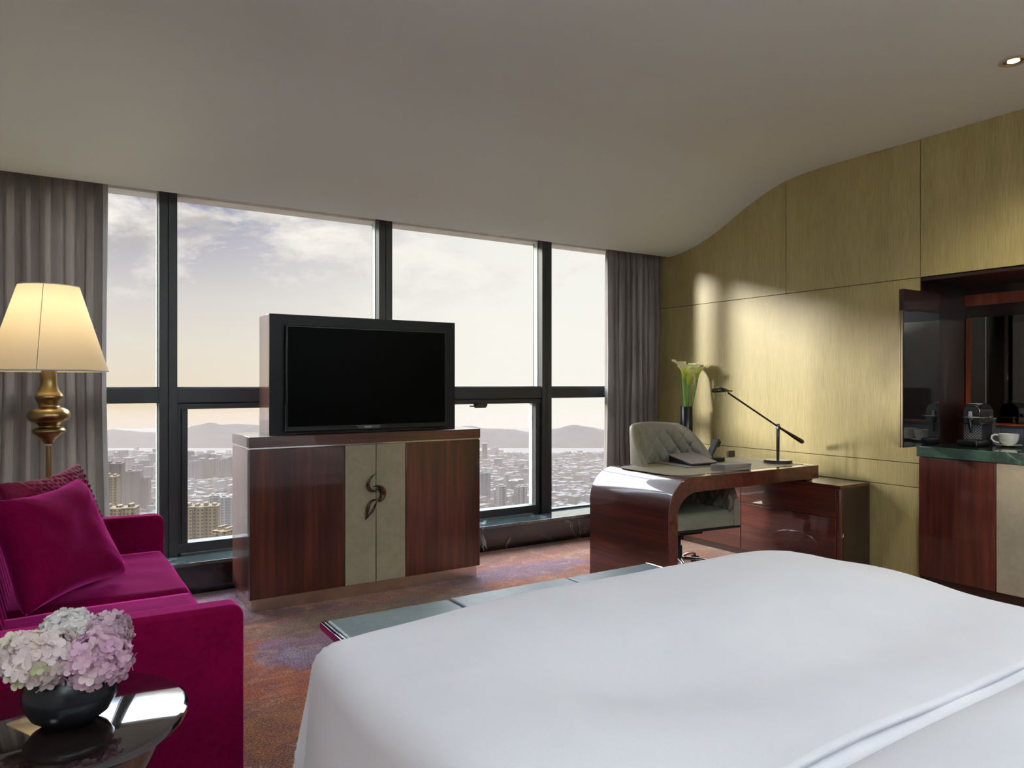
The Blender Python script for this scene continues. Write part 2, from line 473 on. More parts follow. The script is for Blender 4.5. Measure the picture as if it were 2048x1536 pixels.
# ------------------------------------------------------------------ window wall
YF = 4.866
b = MB().box((-1.3, 4.655, 0), (4.6, 5.05, .170)); wl = struct('wall_front', b, marble_black)
sl = MB().box((-1.3, 4.64, .170), (4.6, 5.0, .192)); struct('trim_3', sl, marble_sill, bevel=.002)
MX = [(-.84, -.74), (.579, .680), (1.998, 2.100), (3.419, 3.514)]
for i, (x0, x1) in enumerate(MX):
    t = thing('trim_%d' % (i + 4), None, None, (x0, YF, .192), kind='structure')
    xm = (x0 + x1) / 2
    b = MB().box((x0, YF, .192), (xm - .0015, 5.0, 2.498)); b.box((xm + .0015, YF, .192), (x1, 5.0, 2.498)); b.box((x0 + .01, YF + .012, .192), (x1 - .01, 5.0, 2.498))
    obj('mullion', b, alu_m, t, bevel=.002)
    b = MB().box((x0 - .006, 4.93, .194), (x0, 4.975, 2.417)); obj('gasket', b, edge_m, t)
bays = [(-1.3, -.84), (-.74, .579), (.680, 1.998), (2.100, 3.419), (3.514, 4.60)]
for i, (x0, x1) in enumerate(bays):
    wv = thing('window_%d' % (i + 1), None, None, ((x0 + x1) / 2, 4.95, .192), kind='structure')
    b = MB().box((x0, YF + .012, 1.134), (x1, 4.99, 1.226)); b.box((x0, YF + .02, 1.226), (x1, 4.99, 1.232)); obj('transom', b, alu_m, wv, bevel=.0015)
    b = MB().box((x0, 4.945, 1.23), (x1, 4.953, 2.42)); obj('pane', b, glass_m, wv)
    if i in (2, 3):
        # opening sash: outer frame with deep reveal
        b = MB(); y0 = 4.885
        b.box((x0, y0, 1.094), (x1, 4.985, 1.128)); b.box((x0, y0, .2), (x1, 4.985, .262))
        b.box((x0 + .028, y0, .262), (x0 + .062, 4.985, 1.094)); b.box((x1 - .052, y0, .262), (x1 - .018, 4.985, 1.094))
        sa = obj('sash', b, alu_m, wv, bevel=.002)
        b = MB(); b.box((x0, 4.90, .192), (x0 + .024, 4.99, 1.134)); b.box((x1 - .014, 4.90, .192), (x1, 4.99, 1.134)); b.box((x0 + .02, 4.925, 1.12), (x1 - .01, 4.99, 1.134))
        obj('window_frame', b, alu_m, wv)
        b = MB().box((x0 + .062, 4.945, .262), (x1 - .052, 4.953, 1.094)); obj('pane', b, glass_m, wv)
        b = MB().box((x1 - .058, 4.93, .262), (x1 - .052, 4.975, 1.094)); obj('gasket', b, edge_m, wv)
        if i == 3:
            lx = 2.78
            b = MB().prism([(lx, 1.078), (lx + .012, 1.064), (lx + .10, 1.064), (lx + .115, 1.082), (lx + .115, 1.10), (lx, 1.10)], 'y', 4.862, 4.884)
            h = obj('window_latch', b, alu_m, wv, bevel=.003)
            b = MB().lathe([(.014, -.014), (.014, .0)], (lx + .008, 4.862, 1.093), 20, 'y'); b.box((lx - .045, 4.85, 1.075), (lx + .0, 4.862, 1.084)); obj('latch_lever', b, gunmetal, h)
    else:
        b = MB().box((x0, 4.945, .20), (x1, 4.953, 1.134)); obj('pane', b, glass_m, wv)
        b = MB().box((x0, 4.93, .192), (x1, 4.99, .205)); obj('window_frame', b, alu_m, wv)

# ------------------------------------------------------------------ curtains
def curtain(name, x0, x1, yc, z0, z1, folds, amp, seed, label, flip=1):
    def fn(u, v):
        z = z0 + (z1 - z0) * v
        ph = u * folds * 2 * PI + 1.1 * math.sin(u * 9 + seed) + .7 * math.sin(u * 31 + seed * 2) + .10 * math.sin(v * 5 + u * 7 + seed)
        tight = 1 - .62 * max(0, (v - .93) / .07) ** 1.5
        a = amp * tight * (.72 + .38 * math.sin(u * 23 + seed * 3)) * (1 + .12 * math.sin(v * 4 + u * 11))
        x = x0 + (x1 - x0) * u + .012 * math.sin(2 * ph) + .012 * math.sin(v * 6 + u * 13 + seed) * (1 - v)
        if flip < 0: x += .03 * (1 - v) * (1 - u) * 0
        y = yc + a * math.sin(ph) + .010 * math.sin(3 * ph + seed) + .006 * noise.noise(Vector((u * 40, v * 5, seed)))
        y = min(y, 4.858)
        return (x, y, z)
    b = MB().grid(int(folds * 26), 40, fn)
    o = obj(name, b, curtain_m, smooth=180)
    return tag(o, label, 'curtain')
curtain('curtain', -1.28, .298, 4.765, .20, 2.49, 17, .068, 1.0, 'taupe pleated curtain behind the floor lamp, at the sofa end of the window')
curtain('curtain', 4.020, 4.592, 4.765, .20, 2.49, 8.5, .062, 4.2, 'narrow taupe pleated curtain in the corner behind the desk chair')
b = MB().box((-1.28, 4.74, 2.478), (4.58, 4.79, 2.498)); tag(obj('curtain_track', b, white_m), 'long white curtain track hidden up in the ceiling pocket', 'curtain rail')

# ------------------------------------------------------------------ downlights
def downlight(x, y, z, power, label, group=None, size=.07, col=(1, .82, .58), spot=2.3):
    t = thing('downlight', label, 'ceiling light', (x, y, z), group=group)
    b = MB().lathe([(.062, -.004), (.062, 0), (.046, 0), (.044, -.004), (.062, -.004)], (x, y, z), 32, caps=False); obj('trim_ring', b, castiron, t, smooth=30)
    b = MB().lathe([(.0455, -.003), (.044, .001), (.030, .0015)], (x, y, z), 32, caps=False)
    b.lathe([(.030, .0012), (.0001, .0015)], (x, y, z), 32, caps=False); obj('reflector', b, brass, t)
    mm = MATS.get('lamp_glow')
    if not mm:
        mm, nt, out = new_mat('lamp_glow'); e = N(nt, 'Emission'); e.inputs['Color'].default_value = (1, .86, .62, 1); e.inputs['Strength'].default_value = 6.0
        L(nt, e.outputs[0], out.inputs['Surface']); MATS['lamp_glow'] = mm
    b = MB().lathe([(.026, -.002), (.0001, -.002)], (x, y, z), 24, caps=False); obj('bulb', b, mm, t)
    ld = bpy.data.lights.new('downlight_lamp', 'SPOT'); ld.energy = power; ld.color = col; ld.spot_size = spot; ld.spot_blend = .9; ld.shadow_soft_size = size
    lo = bpy.data.objects.new('downlight_lamp', ld); lo.location = (0, 0, -.02); lo.parent = t; COL.objects.link(lo)
    return t
downlight(3.88, 1.62, 2.789, 95, 'round recessed ceiling downlight near the corner above the minibar wall', col=(1, .90, .74))
downlight(-.92, 1.40, 2.794, 75, 'added unseen fill downlight over the sofa end of the room, beside the left wall', size=.2, col=(.95, .97, 1.0))  # added out of view to brighten the left side of the bed
for (x, y) in ((1.5, .6), (2.6, -.2), (.4, -.9), (-.7, .35), (1.5, -1.6), (2.6, -1.6), (3.7, -.4)):  # extra downlights added out of view as fill for bed and room
    downlight(x, y, 2.794, 30, 'added unseen fill downlight in the ceiling over the head end of the bed', 'added fill downlights over the bed head', size=.25, col=(.90, .96, 1.0))

# torchiere lamps added out of view by the rear wall to brighten the room
def fill_torchiere(x, y, label):
    t = thing('fill_torchiere_lamp', label, 'lamp', (x, y, 0), group='added fill uplighters at the rear wall')
    b = MB().lathe([(.14, 0), (.14, .015), (.015, .03), (.013, 1.70), (.02, 1.72)], (x, y, 0), 24); obj('pole', b, brass, t, smooth=40)
    b = MB().lathe([(.03, 1.71), (.10, 1.75), (.16, 1.82), (.157, 1.82), (.095, 1.758), (.0, 1.735)], (x, y, 0), 32, caps=False); obj('lamp_bowl', b, white_m, t, smooth=60)
    ld = bpy.data.lights.new('fill_torchiere_light', 'SPOT'); ld.energy = 405; ld.color = (.88, .96, 1.0); ld.spot_size = 2.7; ld.spot_blend = .6; ld.shadow_soft_size = .12
    lo = bpy.data.objects.new('fill_torchiere_light', ld); lo.location = (0, 0, 1.84); lo.rotation_euler = (PI, 0, 0); lo.parent = t; COL.objects.link(lo)
for (x, y) in ((-.7, -2.1), (1.1, -2.3), (2.9, -2.3), (4.1, -1.6)): fill_torchiere(x, y, 'added unseen brass fill uplighter standing by the rear wall behind the bed')

# ================================================================== BED
BX0, BX1, BY0, BY1 = .545, 2.42, -.35, 1.74
t = thing('bed', 'king size bed with padded frame under the white duvets, filling the foreground', 'bed', ((BX0 + BX1) / 2, .7, 0))
b = MB().box((BX0 + .06, BY0, .06), (BX1 - .06, BY1 - .06, .28)); obj('bed_base', b, leather_beige, t, bevel=.02)
b = MB().box((BX0 + .05, BY0, .285), (BX1 - .05, BY1 - .05, .55)); obj('mattress', b, linen, t, bevel=.05, seg=4)
b = MB().box((BX0 - .1, BY0 - .10, .0), (BX1 + .1, BY0 - .01, 1.2)); obj('headboard', b, leather_beige, t, bevel=.03)
for (x, y) in ((.7, 1.6), (2.28, 1.6), (.7, -.2), (2.28, -.2)):
    b = MB().box((x - .03, y - .03, 0), (x + .03, y + .03, .062)); obj('leg', b, wood_dark, t)

def sstep(a, b, x):
    q = max(0, min(1, (x - a) / (b - a))); return q * q * (3 - 2 * q)
HEM = .735
def duvet_top(x, y):
    # height of the puffed duvet over the bed
    z = .628
    u = (x - BX0) / (BX1 - BX0); v = (BY1 - y) / (BY1 - BY0)
    z += .042 * (1 - abs(2 * u - 1) ** 2.6) * min(1, v / .10 + .30)
    z += .034 * math.exp(-((x - 2.08) / .26) ** 2 - ((y - 1.60) / .30) ** 2)
    z += .010 * math.exp(-((x - 1.30) / .40) ** 2 - ((y - 1.5) / .35) ** 2)
    z -= .080 * math.exp(-((x - 1.62) / .55) ** 2 - ((y - 1.02) / .19) ** 2)
    z -= .055 * math.exp(-((x - 1.05) / .26) ** 2 - ((y - 1.18) / .15) ** 2)
    z += .026 * math.exp(-((x - 1.00) / .20) ** 2 - ((y - 1.45) / .16) ** 2)
    z += .022 * math.exp(-((x - 1.75) / .35) ** 2 - ((y - 1.38) / .13) ** 2)
    z += .030 * noise.noise(Vector((x * 1.9, y * 2.6, 3.3)))
    z -= .030 * math.exp(-((y - HEM) / .17) ** 2)
    z -= .022 * sstep(.16, 0.0, x - BX0) * (1 - .8 * sstep(1.45, 1.74, y)) + .02 * sstep(.14, 0, BX1 - x)
    return z
def duvet(name, y0, y1, topf, x0, x1, zb, label, foot=True, thick_edge=0.03):
    """drape: param across x with side drops, along y with a foot drop"""
    R_ = .06; drop = .50
    def prof_1d(s, half, flare):
        # s measured from the centre along the cloth; returns (offset, fall)
        if s <= half - R_: return s, 0.0
        q = s - (half - R_)
        arc = R_ * PI / 2
        if q < arc:
            a = q / R_; return half - R_ + R_ * math.sin(a), R_ * (1 - math.cos(a))
        q -= arc
        return half + q * flare, R_ + q
    nx, ny = 150, 110
    xc = (x0 + x1) / 2; hx = (x1 - x0) / 2; Lx = hx - R_ + R_ * PI / 2 + drop
    yc = y0; hy = y1 - y0; Ly = hy - R_ + R_ * PI / 2 + (drop if foot else 0)
    def fn(u, v):
        sx = (2 * u - 1) * Lx
        ox, fx = prof_1d(abs(sx), hx, .13)
        sy = v * Ly
        if foot: oy, fy = prof_1d(sy, hy, .06)
        else: oy, fy = min(sy, hy), 0.0
        x = xc + (ox if sx > 0 else -ox); y = yc + oy
        fall = max(fx, fy) + .25 * min(fx, fy)
        tx = min(max(x, x0 + .0), x1); ty = min(y, y1)
        z = topf(tx, ty) - fall
        # soft folds on the hanging cloth
        if fall > .06:
            k = sstep(.06, .3, fall)
            if fx >= fy: x += (1 if sx > 0 else -1) * .012 * k * math.sin(y * 9 + 1.0)
            else: y += .010 * k * math.sin(x * 8)
            # corner gather
            if fx > .05 and fy > .05:
                x += (1 if sx > 0 else -1) * .02 * k; y += .01 * k
        return (x, y, max(z, zb))
    b = MB().grid(nx, ny, fn)
    o = obj(name, b, linen, smooth=180, solid=.012)
    return tag(o, label, 'bedding')
duvet('duvet', HEM, BY1, duvet_top, BX0, BX1, .14, 'smooth white duvet spread over the foot half of the bed, ending in a straight hem')
def pillow_top(x, y):
    q = (HEM + .02 - y)
    u = (x - BX0) / (BX1 - BX0)
    z = .603 + .085 * (1 - math.exp(-max(0, q - .05) / .09)) - .010 * math.exp(-((q - .045) / .02) ** 2) + .018 * (1 - abs(2 * u - 1) ** 3)
    z += .012 * noise.noise(Vector((x * 3.1, y * 3.0, 9.3)))
    z += .004 * math.sin(x * 17 + y * 9) * math.exp(-max(0, q) / .06)
    return z
duvet('duvet', -.30, HEM + .012, pillow_top, BX0 + .01, BX1 - .01, .16, 'puffy white duvet over the head half of the bed, behind the straight hem', foot=False)

# ------------------------------------------------------------------ bench at the foot of the bed
t = thing('bench', 'long slate leather bench with chrome-edged ends between the bed foot and the media cabinet', 'bench', (1.55, 2.12, 0))
x0, x1, y0, y1 = .775, 2.27, 1.86, 2.405
def bench_prof(x):
    return 0.0
b = MB().box((x0 + .020, y0, .405), (1.262, y1, .452)); obj('seat', b, leather_bench, t, bevel=.014, seg=4)
b = MB().box((1.266, y0, .405), (1.80, y1, .452)); obj('seat', b, leather_bench, t, bevel=.006, seg=3)
b = MB().box((1.804, y0, .405), (x1 - .020, y1, .452)); obj('seat', b, leather_bench, t, bevel=.014, seg=4)
for s, xx in ((1, x0), (-1, x1)):
    xs = sorted((xx, xx + s * .008))
    b = MB().box((xs[0], y0, .425), (xs[1], y1, .451)); obj('edge_strip', b, chrome, t, bevel=.002)
    xs = sorted((xx + s * .008, xx + s * .013)); b = MB().box((xs[0], y0, .425), (xs[1], y1, .447)); obj('edge_joint', b, black_gloss, t)
    xs = sorted((xx + s * .013, xx + s * .0185)); b = MB().box((xs[0], y0, .425), (xs[1], y1, .453)); obj('edge_strip', b, chrome, t, bevel=.001)
b = MB().prism([(x0, .425), (x0 + .03, .392), (x0 + .09, .372), (x1 - .09, .372), (x1 - .03, .392), (x1, .425), (x1 - .01, .428), (x0 + .01, .428)], 'y', y0 + .004, y1 - .004)
obj('frame', b, wood_x, t, bevel=.002)
for xx in (1.12, 2.02):
    b = MB().box((xx - .06, y0 + .06, 0), (xx + .06, y1 - .06, .374)); obj('leg', b, wood_dark, t, bevel=.004)

# ================================================================== SOFA
t = thing('sofa', 'magenta velvet two-seat sofa with thin square arms under the window', 'sofa', (.05, 2.96, 0))
def arm(y0, y1):
    r = .035; zt = .630; xf = .472
    p = [(-.36, .06), (xf - .005, .06), (xf, .09)]
    for k in range(7):
        a = k / 6 * PI / 2; p.append((xf - r + r * math.cos(a), zt - r + r * math.sin(a)))
    p += [(-.30, zt + .01), (-.36, zt)]
    return MB().prism(p, 'y', y0, y1)
obj('arm', arm(2.132, 2.215), velvet, t, bevel=.014, seg=4)
obj('arm', arm(3.785, 3.868), velvet, t, bevel=.014, seg=4)
b = MB().box((-.28, 2.217, .06), (.440, 3.783, .325)); obj('base', b, velvet, t, bevel=.02, seg=3)
def cushion(y0, y1):
    x0, x1, z0, z1 = -.16, .475, .325, .472
    nx, ny = 26, 26
    b = MB()
    def top(u, v):
        x = x0 + (x1 - x0) * u; y = y0 + (y1 - y0) * v
        e = min(u, 1 - u) * (x1 - x0); f = min(v, 1 - v) * (y1 - y0)
        rr = .035
        d = 0
        for q in (e, f):
            if q < rr: d += rr - math.sqrt(max(0, rr * rr - (rr - q) ** 2))
        z = z1 + .012 * math.sin(PI * u) * math.sin(PI * v) - d + .004 * noise.noise(Vector((x * 7, y * 7, 1)))
        return (x, y, z)
    b.grid(nx, ny, top)
    ring = [top(i / (nx - 1), 0) for i in range(nx)] + [top(1, j / (ny - 1)) for j in range(1, ny)] + [top(1 - i / (nx - 1), 1) for i in range(1, nx)] + [top(0, 1 - j / (ny - 1)) for j in range(1, ny - 1)]
    n = len(ring)
    b.add([p for p in ring] + [(p[0], p[1], z0) for p in ring], [(i, (i + 1) % n, n + (i + 1) % n, n + i) for i in range(n)] + [tuple(range(n, 2 * n))])
    return b
obj('seat_cushion', cushion(2.218, 2.962), velvet, t, smooth=60, merge=.0005)
obj('seat_cushion', cushion(2.966, 3.782), velvet, t, smooth=60, merge=.0005)
# channel-tufted backrest
def back(u, v):
    y = 2.217 + (3.783 - 2.217) * u
    ang = v
    z = .30 + .545 * min(1, ang / .8)
    xf = -.095 - .12 * min(1, ang / .8)
    if ang > .8:
        a = (ang - .8) / .2 * PI; xf = -.215 - .055 + .055 * math.cos(a); z = .845 + .03 * math.sin(a)
    ch = abs(math.sin(PI * (y - 2.217) / .087)) ** .5
    return (xf + .022 * ch * (1 if ang < .85 else .3), y, z)
b = MB().grid(150, 26, back)
b.box((-.33, 2.22, .06), (-.235, 3.78, .845))
obj('backrest', b, velvet, t, smooth=80)
for (x, y) in ((-.28, 2.2), (.40, 2.2), (-.28, 3.8), (.40, 3.8)):
    b = MB().lathe([(.014, 0), (.02, .06)], (x, y, 0), 16); obj('leg', b, wood_dark, t)

# pillows on the sofa
def frame_from(BL, BR, TL, TR):
    BL, BR, TL, TR = map(Vector, (BL, BR, TL, TR))
    c = (BL + BR + TL + TR) / 4; ux = ((BR - BL) + (TR - TL)) / 2; uy = ((TL - BL) + (TR - BR)) / 2
    w_ = ux.length; h_ = uy.length; uz = ux.cross(uy).normalized()
    return c, w_, h_, ux, uy, uz
def skew_pillow(mb, BL, BR, TL, TR, th, n=40, pinch=.115, wob=.014, seed=0, rib=None):
    BL, BR, TL, TR = map(Vector, (BL, BR, TL, TR)); uz = (BR - BL).cross(TL - BL).normalized()
    c = (BL + BR + TL + TR) / 4
    for s in (1, -1):
        def fn(u, v):
            a = 2 * u - 1; bb = 2 * v - 1
            aa = a * (1 - pinch * (1 - bb * bb)); b2 = bb * (1 - pinch * (1 - a * a))
            uu = (aa + 1) / 2; vv = (b2 + 1) / 2
            p = BL * (1 - uu) * (1 - vv) + BR * uu * (1 - vv) + TL * (1 - uu) * vv + TR * uu * vv
            e = (max(0, 1 - a ** 4) * max(0, 1 - bb ** 4)) ** .42
            q = noise.noise(Vector((a * 2 + seed, bb * 2, s))) * wob * e
            # puckers radiating from corners
            cr = 0
            for (ca, cb) in ((1, 1), (-1, 1), (1, -1), (-1, -1)):
                d = math.hypot(a - ca, bb - cb); an = math.atan2(bb - cb, a - ca)
                cr += .006 * math.exp(-d / .35) * math.sin(an * 16) * min(1, d / .1)
            r_ = 0
            if rib: r_ = rib * abs(math.sin(a * 26 + 3 * bb + .8 * math.sin(bb * 9))) * (.6 + .4 * math.sin(bb * 60 + 9 * a)) + rib * .5 * noise.noise(Vector((a * 22, bb * 22, s)))
            return p + uz * (s * (th / 2 * e) + q + s * (cr + r_) * e ** .5)
        if s > 0: mb.grid(n, n, fn)
        else: mb.grid(n, n, lambda u, v: fn(1 - u, v))
    return mb
b = skew_pillow(MB(), (-.055, 2.80, .505), (.262, 3.215, .500), (-.155, 2.93, .865), (.098, 3.335, .880), .17)
# piped edge
tag(obj('pillow', b, velvet, smooth=180, merge=.0008), 'smooth bright magenta velvet pillow leaning on the sofa in front of the ruched one', 'pillow')
b = skew_pillow(MB(), (.02, 3.00, .505), (.225, 3.40, .500), (-.140, 3.08, .905), (.105, 3.465, .925), .13, n=90, rib=.010, seed=4)
tag(obj('pillow', b, velvet_dk, smooth=180, merge=.0008), 'dark wine ruched pillow standing behind the bright magenta velvet pillow', 'pillow')

# ================================================================== SIDE TABLE, BOWL, HYDRANGEAS
TX, TY, TZ, TR_ = .005, 1.79, .55, .266
t = thing('side_table', 'round glossy dark lacquer side table with tapering drum, in front of the sofa arm', 'side table', (TX, TY, 0))
b = MB().lathe([(TR_ - .012, TZ - .022), (TR_ - .003, TZ - .019), (TR_, TZ - .010), (TR_ - .002, TZ - .003), (TR_ - .010, TZ), (.0005, TZ)], (TX, TY, 0), 96); obj('tabletop', b, table_m, t, smooth=50)
b = MB().lathe([(.17, 0), (.165, .01), (.118, .12), (.112, .2), (.135, .32), (.19, .43), (.245, .515), (.256, .528)], (TX, TY, 0), 96); obj('drum', b, table_side, t, smooth=50)

BWX, BWY = .044, 1.764
bowl_prof = [(r_ * .90, z_ * 1.0) for r_, z_ in [(.040, 0), (.052, .003), (.080, .022), (.097, .050), (.0985, .068), (.093, .092), (.082, .110), (.077, .116), (.073, .113), (.079, .100), (.088, .068), (.080, .035), (.03, .014)]]
b = MB().lathe([(r, TZ + z) for r, z in bowl_prof], (BWX, BWY, 0), 72)
tag(obj('bowl_vase', b, black_ceramic, smooth=60), 'round black bowl vase holding pink hydrangeas on the glossy side table', 'vase')

def floret_ball(name, c, rad, n, cols, seed, label, flat=.85, size=.02, stem_to=None, leaf=False):
    rnd = random.Random(seed)
    m, nt, out = new_mat('petals_%d' % seed)
    at = N(nt, 'Attribute'); at.attribute_name = 'tone'
    cr = ramp(nt, at.outputs['Fac'], cols)
    p = N(nt, 'BsdfPrincipled'); L(nt, cr, p.inputs['Base Color']); p.inputs['Roughness'].default_value = .6; p.inputs['Specular IOR Level'].default_value = .2
    tr = N(nt, 'BsdfTranslucent'); L(nt, cr, tr.inputs['Color']); mx = N(nt, 'MixShader'); mx.inputs[0].default_value = .3
    L(nt, p.outputs[0], mx.inputs[1]); L(nt, tr.outputs[0], mx.inputs[2]); L(nt, mx.outputs[0], out.inputs['Surface'])
    t = thing(name, label, 'flower', c, group=None)
    c = Vector(c); b = MB(); tones = []
    for i in range(n):
        k = i + .5; ph = math.acos(1 - 2 * k / n); th_ = PI * (1 + 5 ** .5) * k
        d = Vector((math.cos(th_) * math.sin(ph), math.sin(th_) * math.sin(ph), math.cos(ph)))
        if d.z < -.75: continue
        d = (d + Vector((rnd.uniform(-1, 1), rnd.uniform(-1, 1), rnd.uniform(-1, 1))) * .12).normalized()
        lump = 1 + .13 * noise.noise(d * 2.3 + Vector((seed, 0, 0)))
        pos = c + Vector((d.x, d.y, d.z * flat)) * rad * lump * rnd.uniform(.84, 1.08)
        ax = (d + Vector((rnd.uniform(-1, 1), rnd.uniform(-1, 1), rnd.uniform(-1, 1))) * .45).normalized()
        a1 = ax.orthogonal().normalized(); a2 = ax.cross(a1); r0 = rnd.uniform(0, PI)
        sz = size * rnd.uniform(.75, 1.2); cup = rnd.uniform(-.25, .75)
        tone = min(1, max(0, .5 + .5 * noise.noise(d * 1.6 + Vector((seed * 2, 3, 1))) + rnd.uniform(-.2, .2)))
        for q in range(4):
            aa = r0 + q * PI / 2 + rnd.uniform(-.12, .12)
            e1 = a1 * math.cos(aa) + a2 * math.sin(aa); e2 = ax.cross(e1)
            rows = []
            for (s_, w_) in ((.04, .07), (.30, .34), (.62, .46), (.88, .34), (1.0, .10)):
                lift = cup * s_ * s_ - .18 * (s_ > .85)
                rows.append([pos + (e1 * s_ + e2 * w_ * m_ + ax * (lift + .10 * abs(m_))) * sz for m_ in (-1, -.35, .35, 1)])
            vs = [p_ for r_ in rows for p_ in r_]
            fs = [(r_ * 4 + k_, r_ * 4 + k_ + 1, (r_ + 1) * 4 + k_ + 1, (r_ + 1) * 4 + k_) for r_ in range(4) for k_ in range(3)]
            b.add(vs, fs); tones += [tone + rnd.uniform(-.08, .08)] * len(vs)
    o = obj('bloom', b, m, t, smooth=180)
    at_ = o.data.attributes.new('tone', 'FLOAT', 'POINT')
    for i, v_ in enumerate(tones): at_.data[i].value = v_
    core = MB().lathe([(rad * .05, -rad * .55), (rad * .62, -rad * .4), (rad * .8, 0), (rad * .62, rad * .5), (rad * .05, rad * .68)], c, 20)
    obj('flower_core', core, simple('sepal_shadow_%d' % seed, cols[0][1], .8), t)
    if stem_to is not None:
        st = MB().tube([c - Vector((0, 0, rad * .4)), (c + Vector(stem_to)) / 2 + Vector((0, 0, -.01)), Vector(stem_to)], .0035, 8); obj('stem', st, stem_m, t)
    if leaf:
        lf = MB(); base_ = c + Vector(leaf)
        def lfn(u, v):
            s_ = v; w_ = max(0, math.sin(PI * min(1, s_ * .96 + .04))) ** .8 * .018
            return base_ + Vector((.040 * (s_ - .5) * 1.6, .012 * (s_ - .5), .004 - .05 * (s_ - .5) ** 2)) + Vector((-.25, 1, .25)).normalized() * w_ * (2 * u - 1)
        lf.grid(7, 9, lfn); obj('leaf', lf, leaf_m, t, smooth=180)
    return t
stem_m = simple('green_stem', (.12, .24, .04), .5)
leaf_m = simple('bright_green_leaf', (.20, .30, .035), .5)
CREAM = [(0, (.42, .50, .18)), (.2, (.74, .72, .52)), (.4, (.80, .68, .68)), (.7, (.84, .72, .75)), (1, (.88, .84, .82))]
PINK = [(0, (.50, .30, .44)), (.3, (.66, .42, .58)), (.55, (.76, .52, .66)), (.8, (.78, .60, .66)), (1, (.84, .72, .76))]
WHITE = [(0, (.62, .66, .42)), (.25, (.80, .76, .72)), (.6, (.82, .78, .80)), (1, (.86, .84, .86))]
MAUVE = [(0, (.42, .28, .36)), (.35, (.58, .42, .50)), (.7, (.68, .52, .60)), (1, (.76, .66, .68))]
mouth = (BWX, BWY, TZ + .05)
floret_ball('hydrangea', (-.002, 1.730, .698), .058, 215, CREAM, 11, 'cream and blush hydrangea head on the side of the bowl nearest the sofa back', size=.0185, stem_to=mouth)
floret_ball('hydrangea', (.085, 1.702, .688), .058, 290, PINK, 12, 'lilac pink hydrangea head hanging over the front rim of the black bowl', size=.0150, stem_to=mouth)
floret_ball('hydrangea', (.040, 1.835, .710), .053, 230, WHITE, 13, 'white hydrangea head topmost of the bunch, with a green leaf', size=.0165, stem_to=mouth, leaf=(-.008, -.054, .020))
floret_ball('hydrangea', (.110, 1.802, .708), .046, 230, MAUVE, 14, 'dusty mauve hydrangea head at the back, smallest of the bunch', size=.0135, stem_to=mouth)
floret_ball('hydrangea', (-.045, 1.800, .690), .048, 160, CREAM, 15, 'cream hydrangea head tucked low behind the blush one', size=.017, stem_to=mouth)

# ================================================================== FLOOR LAMP
LX, LY = .012, 4.10
t = thing('floor_lamp', 'tall turned brass floor lamp with a lit cream cone shade behind the sofa', 'lamp', (LX, LY, 0))
b = MB().lathe([(.15, 0), (.15, .015), (.13, .03), (.03, .045), (.014, .07)], (LX, LY, 0), 48); obj('base', b, brass, t, smooth=50)
lp = [(.0130, .06), (.0130, .955), (.019, .965), (.030, .985), (.052, 1.003), (.067, 1.020), (.069, 1.030), (.060, 1.040), (.044, 1.046), (.043, 1.052), (.056, 1.062), (.078, 1.075),
      (.089, 1.093), (.0885, 1.110), (.078, 1.126), (.058, 1.138), (.046, 1.143), (.043, 1.150), (.047, 1.162), (.056, 1.176), (.060, 1.188), (.057, 1.199), (.047, 1.212), (.039, 1.232), (.034, 1.260), (.032, 1.31), (.028, 1.40)]
def refine(pr, k=4):
    out_ = []
    n = len(pr)
    for i in range(n - 1):
        p0, p1, p2, p3 = pr[max(i - 1, 0)], pr[i], pr[i + 1], pr[min(i + 2, n - 1)]
        for j in range(k):
            s_ = j / k
            out_.append(tuple(.5 * ((2 * p1[d]) + (-p0[d] + p2[d]) * s_ + (2 * p0[d] - 5 * p1[d] + 4 * p2[d] - p3[d]) * s_ ** 2 + (-p0[d] + 3 * p1[d] - 3 * p2[d] + p3[d]) * s_ ** 3) for d in (0, 1)))
    out_.append(pr[-1]); return out_
b = MB().lathe(lp[:2], (LX, LY, 0), 24); obj('pole', b, brass, t)
b = MB().lathe(refine(lp[2:]), (LX, LY, 0), 64); obj('turned_stem', b, brass, t, smooth=60)
m, nt, out = new_mat('lamp_shade_fabric')
p = N(nt, 'BsdfPrincipled'); p.inputs['Base Color'].default_value = (.80, .775, .73, 1); p.inputs['Roughness'].default_value = .75
tr = N(nt, 'BsdfTranslucent'); tr.inputs['Color'].default_value = (.88, .78, .56, 1); mx = N(nt, 'MixShader'); mx.inputs[0].default_value = .45
L(nt, p.outputs[0], mx.inputs[1]); L(nt, tr.outputs[0], mx.inputs[2]); L(nt, mx.outputs[0], out.inputs['Surface']); shade_m = m
b = MB().lathe([(.247, 1.312), (.249, 1.314), (.1275, 1.713), (.1255, 1.715)], (LX, LY, 0), 72, caps=False)
sh = obj('lamp_shade', b, shade_m, t, smooth=80)
b = MB().lathe([(.2485, 1.309), (.251, 1.312), (.250, 1.3165), (.248, 1.3165)], (LX, LY, 0), 72, caps=False); obj('shade_trim', b, white_m, sh)
b = MB().lathe([(.1265, 1.712), (.1290, 1.713), (.1275, 1.7165), (.1255, 1.7165)], (LX, LY, 0), 72, caps=False); obj('shade_trim', b, white_m, sh)
b = MB().tube([(LX - .127, LY, 1.70), (LX, LY, 1.70), (LX + .127, LY, 1.70)], .002, 6); b.tube([(LX, LY - .127, 1.70), (LX, LY, 1.70), (LX, LY + .127, 1.70)], .002, 6); b.tube([(LX, LY, 1.39), (LX, LY, 1.70)], .004, 8)
obj('shade_frame', b, brass, t)
sa = math.radians(-101)
